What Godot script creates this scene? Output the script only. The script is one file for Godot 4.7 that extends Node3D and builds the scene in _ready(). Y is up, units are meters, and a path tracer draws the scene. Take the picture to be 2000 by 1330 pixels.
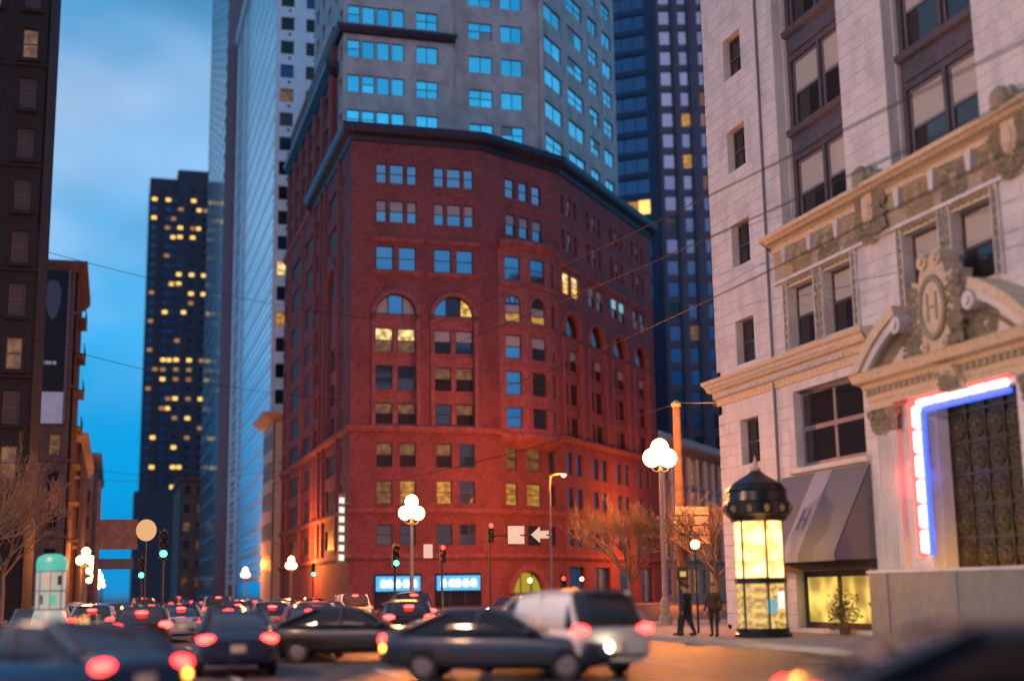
extends Node3D

const PITCH := 10.605
const YAW := -16.526
const ROLL := -0.9
const EYE := Vector3(0, 1.75, 0)

var M := {}
var used := {}
var cache := {}
var rng := RandomNumberGenerator.new()

# ---------------------------------------------------------------- mesh builder
class MB:
	var v := PackedVector3Array()
	var n := PackedVector3Array()
	var t := PackedVector2Array()

	func uv_of(p: Vector3, nn: Vector3) -> Vector2:
		if absf(nn.y) > 0.8:
			return Vector2(p.x, p.z)
		return Vector2(p.dot(Vector3.UP.cross(nn).normalized()), -p.y)

	func tri(a: Vector3, b: Vector3, c: Vector3) -> void:
		var nn := (b - a).cross(c - a)
		if nn.length_squared() < 1e-16:
			return
		nn = nn.normalized()
		v.append(a); v.append(c); v.append(b)
		n.append(nn); n.append(nn); n.append(nn)
		t.append(uv_of(a, nn)); t.append(uv_of(c, nn)); t.append(uv_of(b, nn))

	func quad(a: Vector3, b: Vector3, c: Vector3, d: Vector3) -> void:
		tri(a, b, c)
		tri(a, c, d)

	func sm(a: Vector3, b: Vector3, c: Vector3, na: Vector3, nb: Vector3, nc: Vector3) -> void:
		if (b - a).cross(c - a).length_squared() < 1e-16:
			return
		v.append(a); v.append(c); v.append(b)
		n.append(na); n.append(nc); n.append(nb)
		t.append(uv_of(a, na)); t.append(uv_of(c, na)); t.append(uv_of(b, na))

	func obox(x: Transform3D, s: Vector3) -> void:
		var h := s * 0.5
		var p := []
		for k in 8:
			p.append(x * Vector3(h.x if k & 1 else -h.x, h.y if k & 2 else -h.y, h.z if k & 4 else -h.z))
		quad(p[4], p[5], p[7], p[6])
		quad(p[1], p[0], p[2], p[3])
		quad(p[5], p[1], p[3], p[7])
		quad(p[0], p[4], p[6], p[2])
		quad(p[6], p[7], p[3], p[2])
		quad(p[0], p[1], p[5], p[4])

	func box(c: Vector3, s: Vector3) -> void:
		obox(Transform3D(Basis(), c), s)

	func span(a: Vector3, b: Vector3) -> void:
		box((a + b) * 0.5, (b - a).abs())

	func beam(a: Vector3, b: Vector3, w: float, h: float) -> void:
		var z := (b - a).normalized()
		var x := Vector3.UP.cross(z)
		x = Vector3.RIGHT if x.length() < 1e-4 else x.normalized()
		obox(Transform3D(Basis(x, z.cross(x), z), (a + b) * 0.5), Vector3(w, h, a.distance_to(b)))

	# a slab with a chamfered front, back open: a stone laid on a wall (local XY, front towards +Z)
	func stone(a: Vector2, b: Vector2, d: float, e: float) -> void:
		var f := [Vector3(a.x + e, a.y + e, d), Vector3(b.x - e, a.y + e, d), Vector3(b.x - e, b.y - e, d), Vector3(a.x + e, b.y - e, d)]
		var g := [Vector3(a.x, a.y, 0), Vector3(b.x, a.y, 0), Vector3(b.x, b.y, 0), Vector3(a.x, b.y, 0)]
		quad(f[0], f[1], f[2], f[3])
		for k in 4:
			var m := (k + 1) % 4
			quad(g[k], g[m], f[m], f[k])

	# rows of points, smooth; ring = rows are closed loops
	func grid(rows: Array, ring := true, flip := false) -> void:
		var R := rows.size()
		var C: int = rows[0].size()
		var nn := []
		for i in R:
			var line := PackedVector3Array()
			for j in C:
				var jp := (j + 1) % C if ring else mini(j + 1, C - 1)
				var jm := (j + C - 1) % C if ring else maxi(j - 1, 0)
				var ip := mini(i + 1, R - 1)
				var im := maxi(i - 1, 0)
				var du: Vector3 = rows[i][jp] - rows[i][jm]
				if du.length() < 1e-5:
					du = rows[ip][jp] - rows[ip][jm] + rows[im][jp] - rows[im][jm]
				var dv: Vector3 = rows[ip][j] - rows[im][j]
				var k := du.cross(dv)
				k = Vector3.UP if k.length() < 1e-9 else k.normalized()
				line.append(-k if flip else k)
			nn.append(line)
		for i in R - 1:
			for j in (C if ring else C - 1):
				var q := (j + 1) % C
				var a: Vector3 = rows[i][j]
				var b: Vector3 = rows[i][q]
				var c: Vector3 = rows[i + 1][q]
				var d: Vector3 = rows[i + 1][j]
				if flip:
					sm(a, c, b, nn[i][j], nn[i + 1][q], nn[i][q])
					sm(a, d, c, nn[i][j], nn[i + 1][j], nn[i + 1][q])
				else:
					sm(a, b, c, nn[i][j], nn[i][q], nn[i + 1][q])
					sm(a, c, d, nn[i][j], nn[i + 1][q], nn[i + 1][j])

	# profile of (radius, height), turned about y
	func lathe(prof: Array, seg := 20, at := Vector3.ZERO) -> void:
		for k in prof.size() - 1:
			var p: Vector2 = prof[k]
			var q: Vector2 = prof[k + 1]
			var d := q - p
			if d.length() < 1e-6:
				continue
			var nr := Vector2(d.y, -d.x).normalized()
			for i in seg:
				var a0 := TAU * i / seg
				var a1 := TAU * (i + 1) / seg
				var e0 := Vector3(cos(a0), 0, -sin(a0))
				var e1 := Vector3(cos(a1), 0, -sin(a1))
				var A := at + e0 * p.x + Vector3.UP * p.y
				var B := at + e1 * p.x + Vector3.UP * p.y
				var Cc := at + e1 * q.x + Vector3.UP * q.y
				var D := at + e0 * q.x + Vector3.UP * q.y
				var n0 := e0 * nr.x + Vector3.UP * nr.y
				var n1 := e1 * nr.x + Vector3.UP * nr.y
				sm(A, B, Cc, n0, n1, n1)
				sm(A, Cc, D, n0, n1, n0)

	func ball(c: Vector3, r: Vector3, seg := 12, rings := 8) -> void:
		var rows := []
		for i in rings + 1:
			var f := -PI / 2 + PI * i / rings
			var line := PackedVector3Array()
			for j in seg:
				var a := TAU * j / seg
				line.append(c + Vector3(cos(a) * cos(f) * r.x, sin(f) * r.y, -sin(a) * cos(f) * r.z))
			rows.append(line)
		grid(rows, true)

	func lump(x: Transform3D) -> void:   # an octahedron: a leaf or a fruit of a carving
		var p := [x * Vector3(1, 0, 0), x * Vector3(0, 1, 0), x * Vector3(-1, 0, 0), x * Vector3(0, -1, 0)]
		var f := x * Vector3(0, 0, 1)
		for k in 4:
			tri(p[k], p[(k + 1) % 4], f)

	func tube(pts: Array, rad: Array, seg := 8, capped := true) -> void:
		var rows := []
		var last := Vector3.RIGHT
		for i in pts.size():
			var d: Vector3 = pts[mini(i + 1, pts.size() - 1)] - pts[maxi(i - 1, 0)]
			d = d.normalized()
			var x := last - d * last.dot(d)
			if x.length() < 0.05:
				x = Vector3.UP.cross(d)
				if x.length() < 0.05:
					x = Vector3.FORWARD.cross(d)
			x = x.normalized()
			last = x
			var y := d.cross(x)
			var r: float = rad[mini(i, rad.size() - 1)]
			var line := PackedVector3Array()
			for j in seg:
				var a := TAU * j / seg
				line.append(pts[i] + (x * cos(a) + y * sin(a)) * r)
			rows.append(line)
		grid(rows, true)
		if capped:
			for j in range(1, seg - 1):
				tri(rows[0][0], rows[0][j + 1], rows[0][j])
				var e: PackedVector3Array = rows[rows.size() - 1]
				tri(e[0], e[j], e[j + 1])

	# polygon in local XY, counter-clockwise seen from +Z, from z0 to z1
	func extrude(poly: PackedVector2Array, z0: float, z1: float) -> void:
		if Geometry2D.is_polygon_clockwise(poly):
			poly = poly.duplicate()
			poly.reverse()
		var ix := Geometry2D.triangulate_polygon(poly)
		for k in range(0, ix.size(), 3):
			var a := poly[ix[k]]
			var b := poly[ix[k + 1]]
			var c := poly[ix[k + 2]]
			if (b - a).cross(c - a) < 0:
				var s := b
				b = c
				c = s
			tri(Vector3(a.x, a.y, z1), Vector3(b.x, b.y, z1), Vector3(c.x, c.y, z1))
			tri(Vector3(a.x, a.y, z0), Vector3(c.x, c.y, z0), Vector3(b.x, b.y, z0))
		for k in poly.size():
			var a := poly[k]
			var b := poly[(k + 1) % poly.size()]
			quad(Vector3(a.x, a.y, z0), Vector3(b.x, b.y, z0), Vector3(b.x, b.y, z1), Vector3(a.x, a.y, z1))

	# a moulding: profile of (out, up) carried along a mitred line; outside is direction x up
	func sweep(pts: Array, prof: Array, closed := false) -> void:
		var st := []
		var N := pts.size()
		for i in N:
			var d0: Vector3 = (pts[i] - pts[(i + N - 1) % N]) if (i > 0 or closed) else (pts[1] - pts[0])
			var d1: Vector3 = (pts[(i + 1) % N] - pts[i]) if (i < N - 1 or closed) else d0
			if i == 0 and not closed:
				d0 = d1
			var n0 := d0.normalized().cross(Vector3.UP)
			var n1 := d1.normalized().cross(Vector3.UP)
			var m := (n0 + n1).normalized()
			m /= maxf(0.3, m.dot(n0))
			var line := []
			for p in prof:
				line.append(pts[i] + m * p.x + Vector3.UP * p.y)
			st.append(line)
		for i in (N if closed else N - 1):
			var j := (i + 1) % N
			for k in prof.size() - 1:
				quad(st[i][k], st[j][k], st[j][k + 1], st[i][k + 1])
		if not closed:
			for k in range(1, prof.size() - 1):
				tri(st[0][0], st[0][k], st[0][k + 1])
				tri(st[N - 1][0], st[N - 1][k + 1], st[N - 1][k])

	# wall from u = 0 to W, v0 to v1, facing +Z, with openings {u, v, w, h, arch} and their reveals
	func wall(W: float, v0: float, v1: float, holes: Array, dep: float) -> void:
		var cuts := [v0, v1]
		for h in holes:
			cuts.append(clampf(h.v, v0, v1))
			cuts.append(clampf(h.v + h.h, v0, v1))
		cuts.sort()
		for k in cuts.size() - 1:
			var y0: float = cuts[k]
			var y1: float = cuts[k + 1]
			if y1 - y0 < 1e-4:
				continue
			var mid := (y0 + y1) * 0.5
			var row := []
			for h in holes:
				if h.v < mid and h.v + h.h > mid:
					row.append(h)
			row.sort_custom(func(a, b): return a.u < b.u)
			var x := 0.0
			for h in row:
				if h.u > x + 1e-4:
					quad(Vector3(x, y0, 0), Vector3(h.u, y0, 0), Vector3(h.u, y1, 0), Vector3(x, y1, 0))
				x = maxf(x, h.u + h.w)
			if x < W - 1e-4:
				quad(Vector3(x, y0, 0), Vector3(W, y0, 0), Vector3(W, y1, 0), Vector3(x, y1, 0))
		for h in holes:
			var a: float = h.u
			var b: float = h.u + h.w
			var c: float = h.v
			var e: float = h.v + h.h
			var s := e
			if h.get("arch", false):
				var r: float = h.w * 0.5
				var rise: float = h.get("rise", r)
				s = e - rise
				for k in 14:
					var f0 := PI - PI * k / 14
					var f1 := PI - PI * (k + 1) / 14
					var p := Vector2(a + r + cos(f0) * r, s + sin(f0) * rise)
					var q := Vector2(a + r + cos(f1) * r, s + sin(f1) * rise)
					quad(Vector3(p.x, p.y, 0), Vector3(q.x, q.y, 0), Vector3(q.x, e, 0), Vector3(p.x, e, 0))
					quad(Vector3(p.x, p.y, -dep), Vector3(q.x, q.y, -dep), Vector3(q.x, q.y, 0), Vector3(p.x, p.y, 0))
			else:
				quad(Vector3(a, e, -dep), Vector3(b, e, -dep), Vector3(b, e, 0), Vector3(a, e, 0))
			quad(Vector3(a, c, 0), Vector3(b, c, 0), Vector3(b, c, -dep), Vector3(a, c, -dep))
			quad(Vector3(a, c, 0), Vector3(a, c, -dep), Vector3(a, s, -dep), Vector3(a, s, 0))
			quad(Vector3(b, c, -dep), Vector3(b, c, 0), Vector3(b, s, 0), Vector3(b, s, -dep))

	func moved(x: Transform3D, o: MB) -> void:
		for k in o.v.size():
			v.append(x * o.v[k])
			n.append((x.basis * o.n[k]).normalized())
			t.append(o.t[k])

	func mesh() -> ArrayMesh:
		var m := ArrayMesh.new()
		var a := []
		a.resize(Mesh.ARRAY_MAX)
		a[Mesh.ARRAY_VERTEX] = v
		a[Mesh.ARRAY_NORMAL] = n
		a[Mesh.ARRAY_TEX_UV] = t
		a[Mesh.ARRAY_TEX_UV2] = t
		m.add_surface_from_arrays(Mesh.PRIMITIVE_TRIANGLES, a)
		return m

# ---------------------------------------------------------------- scene helpers
func numbered(called: String) -> String:
	var k: int = used.get(called, 0)
	used[called] = k + 1
	return called if k == 0 else "%s_%03d" % [called, k]

func thing(called: String, label: String, category: String, at := Vector3.ZERO, turn := 0.0, group := "") -> Node3D:
	var o := Node3D.new()
	o.name = numbered(called)
	add_child(o)
	o.position = at
	o.rotation.y = turn
	tag(o, label, category, group)
	return o

func tag(o: Node3D, label: String, category: String, group := "") -> void:
	o.set_meta("label", label)
	o.set_meta("category", category)
	if group:
		o.set_meta("group", group)

# one named mesh; shape is an MB or a Mesh
func put(parent: Node, called: String, shape, m: Material, x := Transform3D(), stuff := false) -> MeshInstance3D:
	var o := MeshInstance3D.new()
	o.mesh = shape.mesh() if shape is MB else shape
	o.material_override = m
	o.transform = x
	if parent == self:
		o.name = numbered(called)
		add_child(o)
	else:
		o.name = called
		parent.add_child(o, true)
	if stuff:
		o.set_meta("kind", "stuff")
	return o

func structure(called: String, shape, m: Material, x := Transform3D()) -> MeshInstance3D:
	var o := put(self, called, shape, m, x)
	o.set_meta("kind", "structure")
	return o

func at(p: Vector3) -> Transform3D:
	return Transform3D(Basis(), p)

# a facade's own axes: u along a compass bearing (0 = up the street), v up, w out
func face(o: Vector3, bearing: float) -> Transform3D:
	var a := deg_to_rad(bearing)
	var x := Vector3(sin(a), 0, -cos(a))
	return Transform3D(Basis(x, Vector3.UP, x.cross(Vector3.UP)), o)

func lamp_light(parent: Node3D, p: Vector3, color: Color, energy: float, size := 0.2, called := "lamp_glow") -> void:
	var l := OmniLight3D.new()
	l.name = called
	l.position = p
	l.light_color = color
	l.light_energy = energy
	l.omni_range = 120.0
	l.omni_attenuation = 2.0
	l.light_size = size
	l.shadow_enabled = true
	parent.add_child(l, true)

# ---------------------------------------------------------------- materials
func lin(c: Color) -> Color:
	return c.linear_to_srgb()

func mat(called: String, c: Color, rough := 0.8, metal := 0.0) -> StandardMaterial3D:
	var m := StandardMaterial3D.new()
	m.resource_name = called
	m.albedo_color = lin(c)
	m.roughness = rough
	m.metallic = metal
	M[called] = m
	return m

func glow(called: String, c: Color, e: float) -> StandardMaterial3D:
	var m := mat(called, Color(0.06, 0.06, 0.06), 0.4)
	m.emission_enabled = true
	m.emission = lin(c)
	m.emission_energy_multiplier = e
	return m

# an uneven glow, as of a room or a poster behind the pane
func room(called: String, c: Color, e: float, span := 1.6) -> StandardMaterial3D:
	var m := glow(called, c, e)
	var f := FastNoiseLite.new()
	f.seed = 77
	f.frequency = 0.012
	f.fractal_octaves = 2
	var g := Gradient.new()
	g.offsets = PackedFloat32Array([0.0, 0.38, 0.55, 0.75, 1.0])
	g.colors = PackedColorArray([Color(0.55, 0.5, 0.44), Color(0.72, 0.68, 0.63), Color(0.88, 0.86, 0.84), Color.WHITE, Color.WHITE])
	if not cache.has("room_noise"):
		var tx := NoiseTexture2D.new()
		tx.width = 256
		tx.height = 256
		tx.seamless = true
		tx.noise = f
		tx.color_ramp = g
		cache["room_noise"] = tx
	m.emission_texture = cache["room_noise"]
	m.emission_operator = BaseMaterial3D.EMISSION_OP_MULTIPLY
	m.uv1_triplanar = true
	m.uv1_world_triplanar = true
	m.uv1_scale = Vector3(1.0, 1.0, 1.0) / span / 2.0
	return m

# soot and rain marks laid over a wall, in patches and runs
func weathered(called: String, low: float, span: Vector2, s: int) -> void:
	var m: StandardMaterial3D = M[called]
	var f := FastNoiseLite.new()
	f.seed = s
	f.frequency = 0.012
	f.fractal_octaves = 6
	f.fractal_gain = 0.6
	var g := Gradient.new()
	g.offsets = PackedFloat32Array([0.0, 0.35, 0.6, 1.0])
	g.colors = PackedColorArray([Color(low, low, low), Color(0.5 + low * 0.5, 0.5 + low * 0.5, 0.5 + low * 0.5), Color.WHITE, Color.WHITE])
	var tx := NoiseTexture2D.new()
	tx.width = 512
	tx.height = 512
	tx.seamless = true
	tx.noise = f
	tx.color_ramp = g
	m.detail_enabled = true
	m.detail_blend_mode = BaseMaterial3D.BLEND_MODE_MUL
	m.detail_uv_layer = BaseMaterial3D.DETAIL_UV_2
	m.detail_albedo = tx
	m.uv2_scale = Vector3(1.0 / span.x, 1.0 / span.y, 1.0)

# base colour with blotches and grain; the picture covers span metres
func grained(called: String, c: Color, amount: float, span: float, rough := 0.85, bump := 0.6, freq := 0.012, s := 1, metal := 0.0) -> StandardMaterial3D:
	var m := mat(called, Color.WHITE, rough, metal)
	m.albedo_color = Color.WHITE
	var f := FastNoiseLite.new()
	f.seed = s
	f.frequency = freq
	f.fractal_octaves = 6
	f.fractal_gain = 0.62
	var g := Gradient.new()
	g.offsets = PackedFloat32Array([0.0, 0.35, 0.65, 1.0])
	g.colors = PackedColorArray([lin(c * (1.0 - amount)), lin(c * (1.0 - amount * 0.3)), lin(c * (1.0 + amount * 0.35)), lin(c * (1.0 + amount))])
	var tx := NoiseTexture2D.new()
	tx.width = 512
	tx.height = 512
	tx.seamless = true
	tx.noise = f
	tx.color_ramp = g
	m.albedo_texture = tx
	m.uv1_scale = Vector3.ONE / span
	if bump > 0.0:
		if not cache.has("grain_normal"):
			var nf := FastNoiseLite.new()
			nf.seed = 40
			nf.frequency = 0.05
			nf.fractal_octaves = 4
			var nt := NoiseTexture2D.new()
			nt.width = 512
			nt.height = 512
			nt.seamless = true
			nt.as_normal_map = true
			nt.bump_strength = 4.0
			nt.noise = nf
			cache["grain_normal"] = nt
		m.normal_enabled = true
		m.normal_texture = cache["grain_normal"]
		m.normal_scale = bump
	return m

# brick courses too small to tell apart singly: colour and fine relief only
func brick(called: String, c: Color, s: int) -> StandardMaterial3D:
	var r := RandomNumberGenerator.new()
	r.seed = s
	var W := 512
	var im := Image.create(W, W, false, Image.FORMAT_RGB8)
	var hm := Image.create(W, W, false, Image.FORMAT_L8)
	var f := FastNoiseLite.new()
	f.seed = s
	f.frequency = 0.008
	f.fractal_octaves = 4
	var rows := 40
	var per := 14
	var tone := []
	for k in rows * per:
		tone.append(r.randf_range(0.72, 1.25))
	for y in W:
		var j := y * rows / W
		var fy := fposmod(float(y) * rows / W, 1.0)
		for x in W:
			var ux := float(x) * per / W + (0.5 if j % 2 else 0.0)
			var i := int(ux) % per
			var fx := fposmod(ux, 1.0)
			var joint := fy < 0.14 or fx < 0.05
			var b: float = tone[j * per + i] * (1.0 + 0.28 * f.get_noise_2d(absf(x - 256.0) * 2.0, absf(y - 256.0) * 2.0))
			var k := c * (0.62 if joint else b)
			im.set_pixel(x, y, lin(Color(k.r, k.g, k.b)))
			hm.set_pixel(x, y, Color.BLACK if joint else Color(0.8, 0.8, 0.8))
	var m := mat(called, Color.WHITE, 0.88)
	m.albedo_color = Color.WHITE
	m.albedo_texture = ImageTexture.create_from_image(im)
	m.heightmap_enabled = true
	m.heightmap_texture = ImageTexture.create_from_image(hm)
	m.heightmap_scale = 0.6
	m.uv1_scale = Vector3.ONE / 3.6
	return m

func materials() -> void:
	brick("red_brick", Color(0.265, 0.070, 0.072), 3)
	grained("red_stone", Color(0.30, 0.090, 0.088), 0.35, 4.0, 0.85, 0.8, 0.01, 5)
	grained("slate_metal", Color(0.035, 0.042, 0.07), 0.3, 5.0, 0.45, 0.2, 0.01, 7, 0.4)
	grained("beige_panel", Color(0.50, 0.45, 0.43), 0.14, 9.0, 0.8, 0.2, 0.008, 9)
	grained("white_panel", Color(0.74, 0.80, 0.85), 0.10, 9.0, 0.7, 0.2, 0.008, 11)
	grained("pier_stone", Color(0.20, 0.16, 0.19), 0.22, 7.0, 0.8, 0.3, 0.01, 13)
	grained("tower_dark", Color(0.035, 0.038, 0.062), 0.25, 11.0, 0.6, 0.2, 0.01, 15)
	grained("tower_blue", Color(0.03, 0.042, 0.085), 0.25, 8.0, 0.4, 0.2, 0.01, 17, 0.3)
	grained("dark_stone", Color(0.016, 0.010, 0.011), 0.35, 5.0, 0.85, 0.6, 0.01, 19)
	grained("brown_stone", Color(0.15, 0.085, 0.07), 0.3, 5.0, 0.85, 0.6, 0.01, 21)
	grained("cream_stone", Color(0.50, 0.40, 0.32), 0.2, 4.0, 0.8, 0.6, 0.01, 23)
	grained("terracotta", Color(0.645, 0.605, 0.59), 0.05, 3.0, 0.62, 0.35, 0.012, 25)
	grained("terracotta_pale", Color(0.655, 0.615, 0.60), 0.05, 3.3, 0.62, 0.35, 0.012, 26)
	grained("terracotta_dull", Color(0.635, 0.592, 0.578), 0.05, 2.7, 0.62, 0.35, 0.012, 27)
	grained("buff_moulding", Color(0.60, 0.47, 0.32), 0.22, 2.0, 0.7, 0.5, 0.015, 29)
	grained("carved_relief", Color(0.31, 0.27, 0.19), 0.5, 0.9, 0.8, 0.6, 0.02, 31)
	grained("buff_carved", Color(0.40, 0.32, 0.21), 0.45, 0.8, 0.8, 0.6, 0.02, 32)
	grained("bay_metal", Color(0.085, 0.065, 0.078), 0.3, 3.0, 0.6, 0.3, 0.012, 33)
	grained("bronze", Color(0.10, 0.075, 0.035), 0.5, 1.2, 0.42, 0.5, 0.02, 35, 0.6)
	grained("asphalt", Color(0.05, 0.05, 0.052), 0.3, 6.0, 0.55, 0.8, 0.02, 37)
	grained("asphalt_new", Color(0.028, 0.028, 0.03), 0.3, 3.0, 0.5, 0.8, 0.02, 38)
	grained("pavement", Color(0.24, 0.225, 0.21), 0.22, 4.0, 0.8, 0.5, 0.02, 39)
	grained("kerb", Color(0.30, 0.29, 0.27), 0.2, 2.0, 0.8, 0.5, 0.02, 41)
	grained("road_paint", Color(0.52, 0.50, 0.46), 0.4, 1.5, 0.7, 0.4, 0.03, 43)
	grained("rail_steel", Color(0.30, 0.29, 0.28), 0.2, 2.0, 0.3, 0.2, 0.02, 44, 0.9)
	grained("grey_hoarding", Color(0.19, 0.175, 0.165), 0.16, 3.0, 0.5, 0.2, 0.01, 45)
	grained("canvas_grey", Color(0.17, 0.155, 0.175), 0.12, 2.0, 0.9, 0.4, 0.02, 47)
	grained("canvas_pale", Color(0.37, 0.33, 0.37), 0.1, 2.0, 0.9, 0.4, 0.02, 48)
	grained("bark", Color(0.19, 0.13, 0.085), 0.5, 0.8, 0.9, 0.9, 0.03, 49)
	grained("pole_steel", Color(0.30, 0.25, 0.21), 0.25, 2.0, 0.6, 0.4, 0.02, 51)
	weathered("red_brick", 0.85, Vector2(23, 37), 61)
	weathered("red_stone", 0.85, Vector2(13, 23), 62)
	for k in ["terracotta", "terracotta_pale", "terracotta_dull"]:
		weathered(k, 0.87, Vector2(9, 17), 63)
	weathered("beige_panel", 0.85, Vector2(19, 31), 64)
	weathered("asphalt", 0.55, Vector2(9, 15), 65)
	mat("kiosk_paint", Color(0.022, 0.02, 0.018), 0.3, 0.3)
	mat("black_metal", Color(0.02, 0.02, 0.022), 0.4, 0.3)
	mat("frame_dark", Color(0.03, 0.022, 0.025), 0.5)
	mat("frame_brown", Color(0.075, 0.055, 0.055), 0.55)
	mat("frame_grey", Color(0.18, 0.16, 0.19), 0.5, 0.2)
	mat("frame_blue", Color(0.10, 0.12, 0.16), 0.5, 0.2)
	mat("glass_old", Color(0.20, 0.32, 0.42), 0.06, 0.9)       # clear panes before dark rooms, mirroring half the sky
	mat("glass_coated", Color(0.16, 0.84, 1.0), 0.08, 1.0)
	mat("glass_coated_dull", Color(0.15, 0.78, 0.92), 0.24, 1.0)    # solar-coated office glazing
	mat("glass_navy", Color(0.05, 0.10, 0.18), 0.16, 0.9)
	mat("glass_dark", Color(0.028, 0.024, 0.026), 0.05)
	mat("matt_brown", Color(0.045, 0.026, 0.028), 0.6)  # dark matt colour put on window panes so they mirror no sky
	mat("blind_cloth", Color(0.46, 0.39, 0.33), 0.85)
	mat("blind_grey", Color(0.34, 0.36, 0.40), 0.8)
	mat("wire", Color(0.008, 0.008, 0.009), 0.9)
	room("lit_yellow", Color(1.0, 0.62, 0.12), 1.3)
	room("lit_pale", Color(1.0, 0.74, 0.30), 1.5)
	room("lit_gold", Color(1.0, 0.5, 0.07), 0.6)
	room("lit_dim", Color(0.9, 0.42, 0.12), 0.2)
	glow("lit_cyan", Color(0.35, 0.85, 1.0), 0.55)
	glow("lit_far", Color(1.0, 0.60, 0.13), 1.8)
	glow("lit_far_dim", Color(1.0, 0.50, 0.12), 0.45)
	glow("lamp_globe", Color(1.0, 0.58, 0.2), 16.0)
	glow("lamp_white", Color(1.0, 0.93, 0.82), 8.0)
	room("poster_bright", Color(1.0, 0.63, 0.20), 4.6, 0.9)
	room("poster_soft", Color(1.0, 0.64, 0.18), 1.1, 0.4)
	glow("poster_white", Color(1.0, 0.93, 0.80), 1.2)
	glow("neon_white", Color(0.9, 0.94, 1.0), 2.2)
	glow("neon_red", Color(1.0, 0.04, 0.03), 4.0)
	glow("neon_blue", Color(0.04, 0.10, 1.0), 2.4)
	room("shop_yellow", Color(0.95, 0.70, 0.12), 1.25, 2.4)
	glow("sign_blue", Color(0.05, 0.42, 0.85), 1.4)
	glow("sign_white", Color(0.75, 0.95, 1.0), 2.2)
	glow("signal_green", Color(0.05, 1.0, 0.62), 9.0)
	glow("signal_red", Color(1.0, 0.04, 0.03), 6.0)
	glow("tail_red", Color(1.0, 0.025, 0.02), 18.0)
	glow("turn_amber", Color(1.0, 0.36, 0.03), 14.0)
	glow("head_white", Color(1.0, 0.82, 0.55), 22.0)
	glow("arch_yellow", Color(0.78, 0.62, 0.05), 0.5)
	glow("teal_light", Color(0.02, 0.55, 0.42), 0.9)
	glow("pillar_white", Color(0.80, 0.84, 0.74), 0.5)
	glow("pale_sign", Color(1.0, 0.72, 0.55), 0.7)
	glow("disc_orange", Color(1.0, 0.55, 0.22), 0.75)

func pick(a: Array):
	return a[rng.randi() % a.size()]

# ---------------------------------------------------------------- windows
# a window of cols x rows panes set dep behind the facade; glass is one material per pane, top row first
func win(b: Node3D, F: Transform3D, u: float, v: float, w: float, h: float, dep: float, glass: Array, fr: Material, cols := 1, rows := 2, bar := 0.09) -> MeshInstance3D:
	var key := "win %.2f %.2f %d %d %.2f" % [w, h, cols, rows, bar]
	var pw := (w - bar * (cols + 1)) / cols
	var ph := (h - bar * (rows + 1)) / rows
	if not cache.has(key):
		var holes := []
		for i in cols:
			for j in rows:
				holes.append({"u": bar + i * (pw + bar), "v": bar + j * (ph + bar), "w": pw, "h": ph})
		var f := MB.new()
		f.wall(w, 0, h, holes, 0.09)
		var p := MB.new()
		p.box(Vector3.ZERO, Vector3(pw + 0.02, ph + 0.02, 0.02))
		cache[key] = [f.mesh(), p.mesh()]
	var o := put(b, "window", cache[key][0], fr, F * at(Vector3(u, v, 0.1 - dep)))
	for j in rows:
		for i in cols:
			put(o, "pane", cache[key][1], glass[mini(glass.size() - 1, (j * cols + i))], Transform3D(Basis.from_euler(Vector3(rng.randfn(0.0, 0.006), rng.randfn(0.0, 0.006), 0)), Vector3(bar + pw / 2 + i * (pw + bar), bar + ph / 2 + (rows - 1 - j) * (ph + bar), -0.05)))
	return o

# half-round window, three lights
func arch_win(b: Node3D, F: Transform3D, cu: float, v: float, r: float, dep: float, glass: Array, fr: Material) -> void:
	var key := "arch %.2f" % r
	if not cache.has(key):
		var f := MB.new()
		var ring := PackedVector2Array()
		for k in 19:
			ring.append(Vector2(cos(PI * k / 18), sin(PI * k / 18)) * r)
		for k in 19:
			ring.append(Vector2(cos(PI - PI * k / 18), sin(PI - PI * k / 18)) * (r - 0.1))
		f.extrude(ring, 0, 0.09)
		f.span(Vector3(-r, 0, 0.0), Vector3(r, 0.1, 0.088))
		var x := r * 0.36
		for s in [-1, 1]:
			f.span(Vector3(s * x - 0.06, 0.1, 0.01), Vector3(s * x + 0.06, sqrt(r * r - x * x) - 0.04, 0.086))
		var lights := []
		for e in [[-r + 0.05, -x], [-x, x], [x, r - 0.05]]:
			var poly := PackedVector2Array([Vector2(e[0], 0.05), Vector2(e[1], 0.05)])
			for k in 9:
				var px: float = lerpf(e[1], e[0], k / 8.0)
				poly.append(Vector2(px, maxf(0.06, sqrt(maxf(0, (r - 0.05) * (r - 0.05) - px * px)))))
			var p := MB.new()
			p.extrude(poly, 0.02, 0.04)
			lights.append(p.mesh())
		cache[key] = [f.mesh(), lights]
	var o := put(b, "arched_window", cache[key][0], fr, F * at(Vector3(cu, v, 0.02 - dep)))
	for k in 3:
		put(o, "pane", cache[key][1][k], glass[k % glass.size()])

func ring_arch(r0: float, r1: float, d: float) -> MB:
	var p := PackedVector2Array()
	for k in 21:
		p.append(Vector2(cos(PI * k / 20), sin(PI * k / 20)) * r1)
	for k in 21:
		p.append(Vector2(cos(PI - PI * k / 20), sin(PI - PI * k / 20)) * r0)
	var m := MB.new()
	m.extrude(p, 0, d)
	return m

# ---------------------------------------------------------------- the red building
const RED0 := Vector3(21.7, 0, -129.2)
const RED1 := Vector3(35.1, 0, -129.2)
const RED2 := Vector3(45.52, 0, -134.74)
const RED3 := Vector3(66.2, 0, -158.5)
const REDB := Vector3(21.7, 0, -185.0)
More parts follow.
